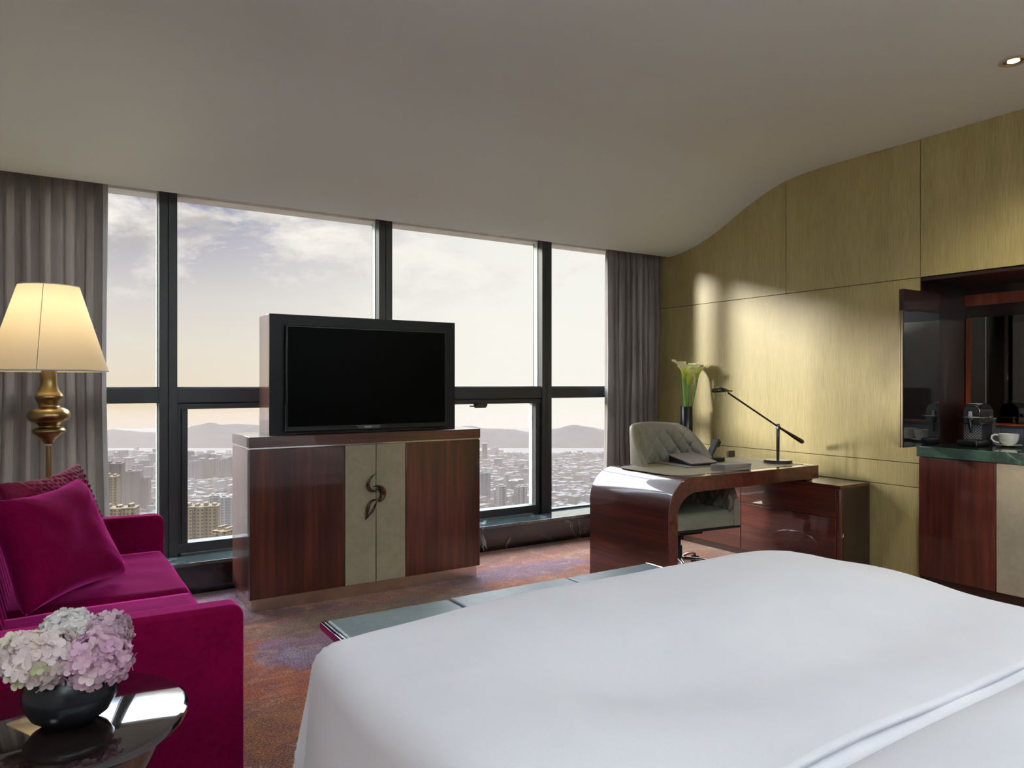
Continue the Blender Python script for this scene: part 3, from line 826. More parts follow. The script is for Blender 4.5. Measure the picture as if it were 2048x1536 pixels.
b = MB().tube([(LX + .2505 * math.cos(sa), LY + .2505 * math.sin(sa), 1.314), (LX + .129 * math.cos(sa + .02), LY + .129 * math.sin(sa + .02), 1.713)], .0012, 6); obj('shade_seam', b, curtain_m, sh)
em, nt, out = new_mat('lamp_bulb'); e = N(nt, 'Emission'); e.inputs['Color'].default_value = (1, .72, .36, 1); e.inputs['Strength'].default_value = 3; L(nt, e.outputs[0], out.inputs['Surface'])
b = MB().lathe([(.004, 1.44), (.022, 1.46), (.030, 1.49), (.022, 1.52), (.003, 1.535)], (LX, LY, 0), 24); obj('bulb', b, em, t, smooth=180)
ld = bpy.data.lights.new('lamp_light', 'POINT'); ld.energy = 3.0; ld.color = (1, .78, .50); ld.shadow_soft_size = .05
lo = bpy.data.objects.new('lamp_light', ld); lo.location = (0, 0, 1.56); lo.parent = t; COL.objects.link(lo)

# ================================================================== MEDIA CABINET + TELEVISION
CX0, CX1, CY0, CY1 = .931, 2.378, 4.09, 4.52
t = thing('media_cabinet', 'glossy rosewood media cabinet with taupe leather centre doors and raised screen housing', 'cabinet', ((CX0 + CX1) / 2, 4.3, 0))
b = MB().box((CX0 + .012, CY0 + .012, 0), (CX1 - .02, CY1 - .01, .068)); obj('plinth', b, brass_plate, t, bevel=.001)
b = MB().box((CX0, CY0 + .02, .068), (CX1, CY1, .892)); obj('body', b, wood_side, t, bevel=.002)
b = MB().box((CX0 + .003, CY0 + .006, .892), (CX1 - .003, CY1 - .002, .900)); obj('shadow_gap', b, chrome, t)
b = MB().box((CX0 - .002, CY0 - .002, .900), (CX1 + .002, CY1, .960)); obj('lid', b, wood_x, t, bevel=.003)
def door(x0, x1, mm, nm='door'):
    b = MB().box((x0, CY0, .070), (x1, CY0 + .019, .890)); return obj(nm, b, mm, t, bevel=.0022)
door(CX0 + .001, 1.466, wood_v); d1 = door(1.470, 1.659, leather_beige); d2 = door(1.6625, 1.851, leather_beige); door(1.855, CX1 - .001, wood_v)
def ribbon(pts, ws, y, dy=.010):
    """flat swelling bar following 2D points (x,z)"""
    n = len(pts); vs = []; fs = []
    for i in range(n):
        a = Vector(pts[max(0, i - 1)]); c = Vector(pts[min(n - 1, i + 1)]); tt = (c - a).normalized(); nn = Vector((-tt.y, tt.x))
        p = Vector(pts[i]); wv = ws[i]
        l = p + nn * wv; r = p - nn * wv
        vs += [(l.x, y, l.y), (p.x, y - dy, p.y), (r.x, y, r.y), (p.x, y + .001, p.y)]
    for i in range(n - 1):
        for k in range(4): fs.append((i * 4 + k, i * 4 + (k + 1) % 4, (i + 1) * 4 + (k + 1) % 4, (i + 1) * 4 + k))
    fs += [(0, 1, 2, 3), tuple((n - 1) * 4 + k for k in range(4))]
    return MB().add(vs, fs)
def bez(P, n=14):
    return [tuple(sum(math.comb(len(P) - 1, k) * (1 - s) ** (len(P) - 1 - k) * s ** k * P[k][d] for k in range(len(P))) for d in (0, 1)) for s in [i / (n - 1) for i in range(n)]]
def sw(n, m_, a=.0008): return [a + m_ * max(0, math.sin(PI * i / (n - 1))) ** .8 for i in range(n)]
# S-shaped pull, upper hook on one leaf and the loop on the other
c1 = bez([(1.650, .715), (1.606, .692), (1.588, .640), (1.604, .618), (1.640, .608), (1.657, .612)]); h1 = obj('handle', ribbon(c1, sw(14, .0105, .001), CY0 - .012), bronze_dk, d1, smooth=25)
c2 = bez([(1.636, .640), (1.690, .650), (1.728, .618), (1.716, .572), (1.690, .545), (1.6645, .552)]); h2 = obj('handle', ribbon(c2, sw(14, .0115, .002), CY0 - .012), bronze_dk, d2, smooth=25)
c2b = bez([(1.645, .622), (1.678, .630), (1.700, .606), (1.690, .574), (1.668, .560)]); obj('handle_inlay', ribbon(c2b, sw(14, .006, .001), CY0 - .010), black_gloss, h2, smooth=25)
c3 = bez([(1.668, .560), (1.620, .566), (1.600, .545), (1.607, .505), (1.598, .470), (1.588, .448)]); obj('handle', ribbon(c3, sw(14, .010, .001), CY0 - .012), bronze_dk, d1, smooth=25)
c4 = bez([(1.658, .552), (1.655, .520), (1.632, .490), (1.588, .448)]); obj('handle', ribbon(c4, sw(14, .0075, .001), CY0 - .011), bronze_dk, d1, smooth=25)
for (x, z, dd) in ((1.612, .628, h1), (1.70, .56, h2)):
    b = MB().lathe([(.004, CY0 - .014), (.004, CY0 + .002)], (x, 0, z), 10, 'y'); obj('handle_stud', b, bronze_dk, dd)
# raised housing
HX0, HX1, HY0, HY1, HZ = 1.081, 2.285, 4.262, 4.50, 1.655
b = MB().box((HX0, HY0 + .012, .955), (HX1, HY1, HZ)); hs = obj('screen_housing', b, wood_side, t, bevel=.002)
b = MB(); fr = .018
b.box((HX0 - .001, HY0, .955), (HX1 + .001, HY0 + .014, HZ + .001)); obj('housing_face', b, tv_frame, hs, bevel=.002)

t = thing('television', 'flat black television mounted in the raised housing on top of the media cabinet', 'television', (1.68, 4.24, .965))
SX0, SX1, SZ0, SZ1 = 1.164, 2.205, .972, 1.592
yt = HY0 - .032
b = MB().box((SX0, yt, SZ0), (SX1, HY0 - .001, SZ1)); obj('body', b, black_satin, t, bevel=.004)
b = MB().box((SX0 + .012, yt - .0018, SZ0 + .030), (SX1 - .012, yt - .0002, SZ1 - .010)); obj('screen', b, screen_m, t)
b = MB().box((SX0 - .0012, yt + .002, SZ0 + .004), (SX0, yt + .010, SZ0 + .16)); obj('side_trim', b, chrome, t)
lx0, lx1 = 1.585, 1.748
b = MB().prism([(lx0, SZ0 + .026), (lx0 + .022, SZ0 + .006), (lx1 - .012, SZ0 + .006), (lx1, SZ0 + .026)], 'y', yt - .005, yt); lb = obj('logo_bar', b, simple('smoked_bar', (.10, .10, .105), .25), t, bevel=.001)
fc = bpy.data.curves.new('brand_lettering', 'FONT'); fc.body = 'PHILIPS'; fc.size = .0125; fc.align_x = 'CENTER'; fc.extrude = .0004; fc.space_character = 1.05
fo = bpy.data.objects.new('brand_lettering', fc); fc.materials.append(silver_txt); COL.objects.link(fo)
fo.rotation_euler = (PI / 2, 0, 0); fo.location = (1.663 - 1.68, yt - .0056 - 4.24, SZ0 + .0115 - .965); fo.parent = lb
bpy.context.view_layer.update()
fm = bpy.data.meshes.new_from_object(fo.evaluated_get(bpy.context.evaluated_depsgraph_get()))
fo2 = bpy.data.objects.new('brand_lettering', fm); COL.objects.link(fo2); fo2.parent = lb; fo2.location = fo.location; fo2.rotation_euler = fo.rotation_euler
bpy.data.objects.remove(fo); fo2.name = 'brand_lettering'

# ================================================================== DESK
DX0, DX1, DY0, DY1, DZ = 2.965, 4.352, 2.98, 3.685, .708
t = thing('desk', 'glossy rosewood waterfall desk with one curved end and an olive leather inlay', 'desk', (3.5, 3.33, 0))
R1 = .200; R2 = .132; TT = .076
def wf(inner):
    p = []
    if not inner:
        p.append((DX0, 0))
        for k in range(17):
            a = PI - k / 16 * PI / 2; p.append((DX0 + R1 + R1 * math.cos(a), DZ - R1 + R1 * math.sin(a)))
        p.append((DX1, DZ))
    else:
        p.append((DX1, DZ - .088))
        for k in range(17):
            a = PI / 2 + k / 16 * PI / 2; p.append((DX0 + TT + R2 * 1.25 + R2 * 1.25 * math.cos(a), DZ - .088 - R2 + R2 * math.sin(a)))
        p.append((DX0 + TT, 0))
    return p
outer = wf(False); inner = wf(True)
b = MB(); n = len(outer)
# strips between outer and inner outline
vs = []; fs = []
for yy in (DY0, DY1):
    vs += [(p[0], yy, p[1]) for p in outer] + [(p[0], yy, p[1]) for p in inner[::-1]]
m_ = 2 * n
for s in (0, 1):
    for i in range(n - 1): fs.append((s * m_ + i, s * m_ + i + 1, s * m_ + n + i + 1, s * m_ + n + i))
for i in range(n - 1):
    fs.append((i, i + 1, m_ + i + 1, m_ + i)); fs.append((n + i, n + i + 1, m_ + n + i + 1, m_ + n + i))
fs.append((0, m_, m_ + n, n)); fs.append((n - 1, m_ + n - 1, m_ + 2 * n - 1, 2 * n - 1))
b.add(vs, fs); obj('waterfall_top', b, wood_h, t, smooth=40, bevel=.0025)
ip = []
ix0, ix1, iy0, iy1, ir = 3.115, 4.30, 3.055, 3.63, .12
for (cx, cy, a0) in ((ix0 + ir, iy0 + ir, PI), (ix1 - .01, iy0 + .01, 1.5 * PI), (ix1 - .01, iy1 - .01, 0), (ix0 + ir, iy1 - ir, PI / 2)):
    rr = ir if cx < 3.5 else .01
    for k in range(9): a = a0 + k / 8 * PI / 2; ip.append((cx + rr * math.cos(a), cy + rr * math.sin(a)))
b = MB().prism(ip, 'z', DZ - .001, DZ + .0015); obj('leather_inlay', b, leather_mat, t, smooth=0)
b = MB().box((4.275, 3.02, .600), (4.34, 3.64, .6205)); obj('support_block', b, wood_dark, t)

t = thing('credenza', 'low glossy dark rosewood drawer unit along the gold wall under the desk end', 'cabinet', (4.43, 3.6, 0))
PX0, PX1, PY0, PY1, PZ = 4.27, 4.598, 2.77, 4.40, .598
b = MB().box((PX0 + .022, PY0 + .018, .0), (PX1, PY1, PZ - .022)); obj('body', b, wood_dark, t)
b = MB().box((PX0, PY0, PZ - .022), (PX1, PY1, PZ)); obj('top', b, wood_h, t, bevel=.002)
b = MB().box((PX0 + .030, PY0, .0), (PX1, PY0 + .018, PZ - .0235)); obj('end_panel', b, wood_dark, t, bevel=.0015)
for (y0, y1, z0, z1) in ((PY0 + .03, 3.557, .388, PZ - .025), (PY0 + .03, 3.557, .05, .384), (3.561, 4.398, .388, PZ - .025), (3.561, 4.398, .05, .384)):
    b = MB().box((PX0, y0, z0), (PX0 + .020, y1, z1)); obj('drawer', b, wood_h, t, bevel=.0015)
b = MB().box((PX0 + .001, PY0 + .001, .05), (PX0 + .028, PY0 + .026, PZ - .024)); cs = obj('corner_post', b, wood_v, t, bevel=.004)
b = MB()
pl = bez([(0, .018), (.0, -.002), (.010, -.018), (.028, -.004), (.027, .018)], 12)
b.tube([(PX0 - .001 + p_[0], PY0 - .006, .272 + p_[1]) for p_ in pl], .0028, 10); b.tube([(PX0 - .001, PY0 - .004, .290), (PX0 + .027, PY0 - .004, .290)], .003, 10)
obj('finger_pull', b, chrome, cs)

# ------------------------------------------------------------------ desk chair
t = thing('desk_chair', 'greige leather swivel chair with diamond quilted bucket back tucked behind the desk', 'chair', (3.575, 3.50, 0), math.radians(-7))
W2, D2 = .300, .31      # half width, half depth of the shell
def shell_pt(s, v, off):
    """s in -1..1 round the U, v up"""
    # plan: straight sides to the front (-y), half ellipse behind
    q = abs(s)
    if q > .58:
        k = (q - .58) / .42
        px, py = W2 - .012 * k, .02 - .285 * k; nx, ny = 1, 0
    else:
        a = q / .58 * PI / 2
        px, py = W2 * math.sin(a), .02 + D2 * .92 * math.cos(a); nx, ny = math.sin(a), math.cos(a)
    if s < 0: px, nx = -px, -nx
    top = .962 - .012 * (q / .3) ** 2 if q < .3 else .95 - (.95 - .585) * sstep(.26, .86, q) - .10 * sstep(.9, 1.0, q)
    if q < .3: top = .962 - .012 * (q / .3) ** 2
    bot = .325 + .0 * q
    z = bot + (top - bot) * v
    lean = .055 * v * max(0, math.cos(min(q / .58, 1) * PI / 2))
    inner_ = off
    return Vector((px - nx * inner_, py - ny * inner_ + lean, z)), Vector((nx, ny, 0))
def shell_mesh():
    b = MB(); nu, nv = 260, 60; T = .045
    def quilt(s, z):
        a_ = s * 7.5; c_ = z / .135
        d1_ = abs(((a_ + c_) % 1) - .5) * 2; d2_ = abs(((a_ - c_) % 1) - .5) * 2
        e = min(1, (1 - d1_) * 2.6) * min(1, (1 - d2_) * 2.6)
        return .017 * e ** .55
    def fn(u, v):
        s = 2 * u - 1
        if v < .42:
            p_, n_ = shell_pt(s, v / .42, T); vv = v / .42
            f_ = sstep(1.0, .93, vv) * sstep(1.0, .95, abs(s))
            return p_ - n_ * quilt(s, p_.z) * f_
        if v < .58:
            a = (v - .42) / .16 * PI
            p_, n_ = shell_pt(s, 1.0, T / 2)
            return p_ - n_ * (T / 2) * math.cos(a) + Vector((0, 0, .018 * math.sin(a)))
        p_, n_ = shell_pt(s, 1 - (v - .58) / .42, 0.0); return p_
    b.grid(nu, nv * 2, fn)
    for s in (-1, 1):
        col = [fn((s + 1) / 2, j / (nv * 2 - 1)) for j in range(nv * 2)]
        b.add(col, [tuple(range(len(col)))])
    return b
obj('backrest', shell_mesh(), leather_chair, t, local=True, smooth=50, merge=.0004)
b = MB()
def seat_top(u, v):
    x = -.245 + .49 * u; y = -.262 + .50 * v
    e = min(min(u, 1 - u) * .49, min(v, 1 - v) * .50); rr = .03
    d = rr - math.sqrt(max(0, rr * rr - (rr - min(rr, e)) ** 2))
    return (x, y, .430 + .012 * math.sin(PI * u) * math.sin(PI * v) - d - .008 * (1 - v))
b.grid(22, 22, seat_top)
ring = [seat_top(i / 21, 0) for i in range(22)] + [seat_top(1, j / 21) for j in range(1, 22)] + [seat_top(1 - i / 21, 1) for i in range(1, 22)] + [seat_top(0, 1 - j / 21) for j in range(1, 21)]
n = len(ring); b.add(ring + [(p_[0], p_[1], .326) for p_ in ring], [(i, (i + 1) % n, n + (i + 1) % n, n + i) for i in range(n)] + [tuple(range(n, 2 * n))])
obj('seat', b, leather_chair, t, local=True, smooth=60, merge=.0004)
b = MB().box((-.30, -.268, .308), (.30, .30, .3245)); obj('seat_pan', b, black_satin, t, local=True, bevel=.006)
b = MB().box((-.09, -.14, .262), (.09, .13, .3075)); b.box((.10, -.06, .285), (.17, -.03, .300)); b.box((-.05, .0, .20), (.05, .10, .262)); obj('tilt_mechanism', b, black_satin, t, local=True, bevel=.006)
b = MB().tube([(.09, -.045, .29), (.18, -.06, .285), (.225, -.07, .278)], [.006, .008, .012], 10); obj('height_lever', b, black_satin, t, local=True)
b = MB().lathe([(.026, .07), (.026, .17), (.016, .172), (.016, .262)], (0, 0, 0), 24); obj('gas_lift', b, black_satin, t, local=True, smooth=40)
b = MB().lathe([(.040, .060), (.042, .066), (.040, .092), (.030, .098)], (0, 0, 0), 24)
for k in range(5):
    a = k * 2 * PI / 5 + .45
    d = Vector((math.cos(a), math.sin(a), 0))
    b.tube([d * .02 + Vector((0, 0, .082)), d * .13 + Vector((0, 0, .086)), d * .22 + Vector((0, 0, .078)), d * .262 + Vector((0, 0, .062))], [.018, .014, .012, .010], 12, flat=.7)
obj('star_base', b, chrome, t, local=True, smooth=50)
for k in range(5):
    a = k * 2 * PI / 5 + .45; d = Vector((math.cos(a), math.sin(a), 0)) * .262; e = Vector((-math.sin(a), math.cos(a), 0))
    b = MB(); c = d + Vector((0, 0, .027))
    for s in (-1, 1): b.tube([c + e * s * .006, c + e * s * .022], .026, 20)
    b.tube([c + Vector((0, 0, .0)), d + Vector((0, 0, .062))], .006, 8)
    obj('caster', b, black_satin, t, local=True, smooth=40)

# ------------------------------------------------------------------ things on the desk
zt = DZ + .0017
b = MB().prism([(3.475, 3.335), (3.655, 3.290), (3.86, 3.62), (3.50, 3.660)], 'z', zt, zt + .006)
tag(obj('writing_mat', b, leather_box, smooth=0, bevel=.0015), 'thin grey-brown writing mat lying flat under the tilted phone stand', 'desk mat')
t = thing('telephone', 'black desk telephone with raised handset set in a sloping leather stand', 'telephone', (3.68, 3.46, zt + .006))
zb = zt + .006
fl, fr_, bl, br_ = (3.535, 3.345), (3.728, 3.305), (3.590, 3.605), (3.815, 3.585)
b = MB(); hh = (.010, .016, .030, .052)
vs = [(*fl, zb), (*fr_, zb), (*br_, zb), (*bl, zb), (*fl, zb + .010), (*fr_, zb + .016), (*br_, zb + .052), (*bl, zb + .045)]
b.add(vs, [(0, 3, 2, 1), (4, 5, 6, 7), (0, 1, 5, 4), (1, 2, 6, 5), (2, 3, 7, 6), (3, 0, 4, 7)]); obj('stand', b, black_satin, t, bevel=.002)
o3 = Vector((0, 0, .0015)); tv_ = [Vector(v_) + o3 for v_ in vs[4:]]; cc = sum(tv_, Vector()) / 4; tv_ = [cc + (v_ - cc) * 1.03 for v_ in tv_]
b = MB().add([tuple(v_) for v_ in tv_] + [tuple(v_ + Vector((0, 0, .006))) for v_ in tv_], [(0, 3, 2, 1), (4, 5, 6, 7), (0, 1, 5, 4), (1, 2, 6, 5), (2, 3, 7, 6), (3, 0, 4, 7)]); obj('leather_cover', b, leather_box, t, bevel=.0015)
b = MB().box((3.84, 3.46, zt), (3.99, 3.62, zt + .03)); obj('phone_base', b, black_satin, t, bevel=.006)
# handset: long bar leaning up and away
hb = Vector((3.855, 3.50, zt + .020)); ht = Vector((3.985, 3.53, zt + .150))
ax = (ht - hb); ln = ax.length; ax.normalize(); sd_ = Vector((.2, -1, 0)).normalized(); nr = ax.cross(sd_).normalized()
def bar(mb, l0, l1, s0, s1, n0, n1):
    vs = [hb + ax * l + sd_ * s + nr * n_ for l in (l0, l1) for s in (s0, s1) for n_ in (n0, n1)]
    return mb.add([tuple(v_) for v_ in vs], [(0, 1, 3, 2), (4, 6, 7, 5), (0, 4, 5, 1), (2, 3, 7, 6), (0, 2, 6, 4), (1, 5, 7, 3)])
b = bar(MB(), 0, ln, -.024, .024, -.009, .012); bar(b, 0, .045, -.024, .024, .012, .028); bar(b, ln - .05, ln, -.026, .026, .012, .030); obj('handset', b, black_satin, t, bevel=.006, seg=3)
b = bar(MB(), .01, ln - .01, -.020, .020, -.0115, -.009); obj('handset_back', b, simple('phone_grey', (.055, .06, .07), .3), t, bevel=.001)

b = MB()
c0, c1_, c2_, c3_ = (3.500, 3.150), (3.530, 3.062), (3.745, 3.040), (3.75, 3.165)
p4 = [c0, c1_, c2_, c3_]
t = thing('leather_box', 'grey-brown leather stationery box with lid, near the front edge of the desk', 'box', (3.63, 3.1, zt))
obj('tray', MB().prism(p4, 'z', zt, zt + .019), leather_box, t, bevel=.0015)
ctr = Vector((sum(p_[0] for p_ in p4) / 4, sum(p_[1] for p_ in p4) / 4))
obj('lid', MB().prism([tuple(ctr + (Vector(p_) - ctr) * 1.012) for p_ in p4], 'z', zt + .0205, zt + .040), leather_box, t, bevel=.0015)
b = MB().prism([(4.235, 3.64), (4.235, 3.664), (4.305, 3.664), (4.305, 3.64)], 'z', zt, zt + .048)
tag(obj('card_holder', b, wood_dark, bevel=.002), 'small dark brown upright block at the far edge of the desk by the wall', 'card holder')

# desk lamp
t = thing('desk_lamp', 'slim dark metal balance-arm desk lamp on a round base', 'lamp', (4.21, 3.20, zt))
lx, ly = 4.225, 3.205
b = MB().lathe([(.090, zt), (.093, zt + .003), (.093, zt + .019), (.090, zt + .022), (.020, zt + .023)], (lx, ly, 0), 56); obj('base', b, gunmetal, t, smooth=40)
b = MB().lathe([(.0095, zt + .02), (.011, zt + .10), (.0125, zt + .262), (.0105, zt + .268)], (lx, ly, 0), 20); po = obj('post', b, gunmetal, t, smooth=40)
pv = Vector((lx, ly, .958))
b = MB().tube([pv + Vector((-.004, -.016, -.008)), pv + Vector((.004, .016, -.008))], .012, 16); obj('pivot', b, chrome, po)
hd = Vector((3.775, 3.250, 1.192)); cw = Vector((4.470, 3.185, .842))
b = MB().tube([pv, hd], .0062, 10); obj('arm', b, gunmetal, t)
d_ = (cw - pv)
b = MB().tube([pv, pv + d_ * .3, pv + d_ * .6, pv + d_ * .95, cw], [.007, .009, .013, .0165, .012], 16); obj('counterweight', b, gunmetal, t)
hx = Vector((-1, .08, 0)).normalized(); hp = hd + Vector((.035, 0, .012))
pts_ = [hp, hp + hx * .03 + Vector((0, 0, .001)), hp + hx * .07 + Vector((0, 0, .006)), hp + hx * .11 + Vector((0, 0, .008)), hp + hx * .15 + Vector((0, 0, .003)), hp + hx * .172 + Vector((0, 0, -.004))]
b = MB().tube(pts_, [.010, .013, .030, .037, .030, .008], 20, flat=.5); obj('lamp_head', b, gunmetal, t, smooth=60)
b = MB().tube([hp + hx * .055 + Vector((0, 0, -.006)), hp + hx * .06 + Vector((0, 0, -.040))], .0025, 8); obj('switch_lever', b, chrome, t)

# ------------------------------------------------------------------ tall vase with calla lilies on the credenza
VX, VY, VZ0, VZ1 = 4.42, 4.235, .599, 1.066
b = MB().lathe([(.047, VZ0), (.049, VZ0 + .004), (.049, VZ1 - .002), (.047, VZ1), (.044, VZ1 - .002), (.044, VZ0 + .02)], (VX, VY, 0), 48)
tag(obj('vase', b, simple('vase_black', (.006, .006, .008), .22, spec=.35), smooth=50), 'tall black cylinder vase of calla lilies in the corner on the low unit', 'vase')
m, nt, out = new_mat('calla_petal'); at = N(nt, 'Attribute'); at.attribute_name = 'tone'
cr = ramp(nt, at.outputs['Fac'], [(0, (.14, .32, .02)), (.28, (.46, .60, .05)), (.62, (.74, .80, .16)), (1, (.92, .93, .70))])
p = N(nt, 'BsdfPrincipled'); L(nt, cr, p.inputs['Base Color']); p.inputs['Roughness'].default_value = .45
tr = N(nt, 'BsdfTranslucent'); L(nt, cr, tr.inputs['Color']); mx = N(nt, 'MixShader'); mx.inputs[0].default_value = .35
L(nt, p.outputs[0], mx.inputs[1]); L(nt, tr.outputs[0], mx.inputs[2]); L(nt, mx.outputs[0], out.inputs['Surface']); calla_m = m
def calla(dx, dy, h, rz, label, k):
    base = Vector((VX + dx * .25, VY + dy * .25, VZ1 - .20))
    neck = Vector((VX + dx, VY + dy, VZ1 + h - .115))
    t = thing('calla_lily', label, 'flower', tuple(base))
    mid = (base + neck) / 2 + Vector((dx * -.15, dy * -.15, 0))
    b = MB().tube([base, (base + mid) / 2, mid, (mid + neck) / 2, neck], [.010, .0105, .0105, .0105, .010], 10); obj('stem', b, stem_m, t)
    out_ = Vector((dx, dy, 0)); out_ = out_.normalized() if out_.length > .01 else Vector((math.cos(rz), math.sin(rz), 0))
    sdv = out_.cross(Vector((0, 0, 1)))
    b = MB(); tones = []; nu, nv = 28, 14
    for j in range(nv):
        v = j / (nv - 1)
        for i in range(nu):
            a = 2 * PI * i / nu
            fr = .5 + .5 * math.cos(a)            # 1 on the long outer side
            r = .010 + .013 * v + .040 * v ** 2.4 * (.65 + .55 * fr)
            z = .128 * v * (1 - .16 * (1 - fr)) - .018 * v ** 5 * fr + .018 * v ** 6 * (1 if fr > .93 else 0)
            r += .004 * v ** 3 * math.sin(3 * a + k)
            lean = out_ * (.020 * v * v)
            b.v.append(tuple(neck + lean + out_ * math.cos(a) * r + sdv * math.sin(a) * r + Vector((0, 0, z))))
            tones.append(min(1, .05 + .75 * v ** .7 + .25 * v ** 4))
    for j in range(nv - 1):
        for i in range(nu): b.f.append((j * nu + i, j * nu + (i + 1) % nu, (j + 1) * nu + (i + 1) % nu, (j + 1) * nu + i)); b.mi.append(0)
    o = obj('spathe', b, calla_m, t, smooth=180)
    at_ = o.data.attributes.new('tone', 'FLOAT', 'POINT')
    for i, v_ in enumerate(tones): at_.data[i].value = v_
    b = MB().tube([neck + Vector((0, 0, .02)), neck + out_ * .01 + Vector((0, 0, .085))], [.005, .003], 8); obj('spadix', b, simple('yellow_spadix', (.7, .5, .05), .6), t)
calla(-.058, -.035, .335, 0, 'calla lily at the window side of the tall black vase, bending toward the curtain', 1)
calla(.045, .02, .345, 2, 'calla lily at the wall side of the bunch, behind the others', 2)
calla(-.012, .030, .375, 1, 'calla lily tallest of the bunch in the tall black vase', 3)
calla(.060, -.055, .330, 0, 'calla lily opening toward the room on the desk side of the bunch', 4)
calla(-.010, -.030, .290, 3, 'calla lily lowest and foremost of the bunch', 5)
calla(.020, -.010, .350, 5, 'calla lily in the middle of the bunch', 6)

# ================================================================== MINIBAR NICHE
t = thing('minibar_cabinet', 'rosewood and taupe minibar base cabinet set in the gold wall', 'cabinet', (4.85, 1.35, 0))
b = MB().box((4.592, NY0 + .002, .0), (5.19, NY1 - .002, .798)); obj('body', b, wood_dark, t)
for (y0, y1, mm) in ((2.002, 2.436, wood_v), (1.345, 1.998, leather_beige), (.695, 1.341, leather_beige), (.26, .691, wood_v)):
    b = MB().box((4.574, y0, .06), (4.5915, y1, .796)); obj('door', b, mm, t, bevel=.002)
b = MB().box((4.560, NY0 + .003, .800), (5.198, NY1 + .004, .865)); tag(obj('countertop', b, marble_green, bevel=.003), 'green veined marble countertop in the wall niche', 'countertop')
t = thing('niche_shelving', 'dark lacquered niche lining with smoked mirror back above the marble counter', 'built-in cabinet', (5.1, 1.35, .866))
BX = 5.15
b = MB().box((4.604, NY1 - .004, .8665), (BX + .03, NY1 + .014, 1.912)); obj('side_lining', b, wood_dark, t)
b = MB().box((4.602, NY0 + .005, 1.893), (BX + .03, NY1 - .005, 1.912)); obj('top_lining', b, wood_dark, t)
b = MB().box((BX + .02, NY0 + .005, .8665), (BX + .045, NY1 - .004, 1.893)); obj('back_lining', b, wood_dark, t)
b = MB().box((BX - .01, NY0 + .005, 1.765), (BX + .02, NY1 - .005, 1.838)); obj('fascia', b, wood_red, t)
b = MB().box((BX - .004, 2.402, .8665), (BX + .02, 2.432, 1.686)); obj('back_post', b, wood_red, t)
b = MB().box((BX, 2.314, 1.0), (BX + .012, 2.400, 1.686)); obj('mirror', b, mirror_m, t)
b = MB().box((BX, NY0 + .01, 1.0), (BX + .012, 2.309, 1.686)); obj('mirror', b, mirror_m, t)
b = MB().box((BX - .003, 2.309, 1.0), (BX + .002, 2.314, 1.686)); obj('mirror_trim', b, chrome, t)
b = MB().box((5.085, NY0 + .01, .987), (BX + .018, 2.330, .999)); obj('ledge', b, wood_red, t, bevel=.001)
b = MB().box((5.105, NY0 + .01, .8665), (BX + .018, 2.330, .986)); sp_ = obj('socket_panel', b, socket_m, t)
for k in range(4):
    y1 = 2.322 - k * .125
    b = MB().box((5.100, y1 - .115, .885), (5.1045, y1, .970)); q = obj('socket_plate', b, socket_m, sp_, bevel=.002)
    b = MB()
    for (dy, dz) in ((.035, .055), (.055, .055), (.045, .035), (.035, .022), (.055, .022)): b.box((5.098, y1 - dy - .012, .885 + dz), (5.1005, y1 - dy, .885 + dz + .004))
    obj('socket_hole', b, chrome if k % 2 else black_gloss, q)
t = thing('niche_door', 'open dark glossy lacquered door of the minibar niche, with brass edge strips', 'cabinet door', (4.64, 2.375, .90))
b = MB().box((4.262, 2.362, .874), (4.665, 2.386, 1.812)); obj('door_leaf', b, wood_dark, t, bevel=.0015)
b = MB().box((4.262, 2.3575, .874), (4.665, 2.3615, 1.688)); obj('glossy_panel', b, black_gloss, t)
b = MB().box((4.262, 2.3565, 1.690), (4.665, 2.3615, 1.812)); obj('top_rail', b, wood_dark, t)
br2 = simple('dull_bronze_strip', (.20, .165, .11), .42, 1.0)
b = MB().box((4.2535, 2.359, .874), (4.261, 2.371, 1.685)); obj('edge_strip', b, br2, t, bevel=.001)
b = MB().box((4.2545, 2.374, .874), (4.261, 2.385, 1.685)); obj('edge_strip', b, br2, t, bevel=.001)

# coffee machine, front facing the room
t = thing('coffee_machine', 'small black capsule coffee machine with chrome lever on the marble counter', 'coffee machine', (4.90, 2.25, .866))
yc_, z0 = 2.247, .866
ARC = []
def arch(w, zb_, zt_, n=16):
    r = w / 2
    return [(yc_ - r, zb_)] + [(yc_ - r * math.cos(PI * k / n), zt_ - r + r * math.sin(PI * k / n)) for k in range(n + 1)] + [(yc_ + r, zb_)]
b = MB().prism(arch(.112, z0 + .135, z0 + .262), 'x', 4.815, 4.985); obj('head', b, black_gloss, t, smooth=35, bevel=.006)
b = MB().prism([(yc_ - .052, z0 + .02), (yc_ + .052, z0 + .02), (yc_ + .052, z0 + .140), (yc_ - .052, z0 + .140)], 'x', 4.842, 4.975); obj('body', b, black_satin, t, bevel=.004)
m, nt, out = new_mat('checker_grille'); v = objco(nt, (1, 1, 1))
ck = N(nt, 'TexChecker'); ck.inputs['Scale'].default_value = 115; ck.inputs['Color1'].default_value = (.22, .22, .24, 1); ck.inputs['Color2'].default_value = (.01, .01, .012, 1); L(nt, v, ck.inputs['Vector'])
principled(nt, out, ck.outputs[0], .3)
b = MB().box((4.838, yc_ - .051, z0 + .042), (4.8415, yc_ + .051, z0 + .132)); obj('grille', b, m, t)
b = MB().prism([(4.775, z0 + .001), (4.965, z0 + .001), (4.965, z0 + .040), (4.765, z0 + .040), (4.765, z0 + .02)], 'y', yc_ - .060, yc_ + .060); obj('drip_tray', b, gunmetal, t, bevel=.006)
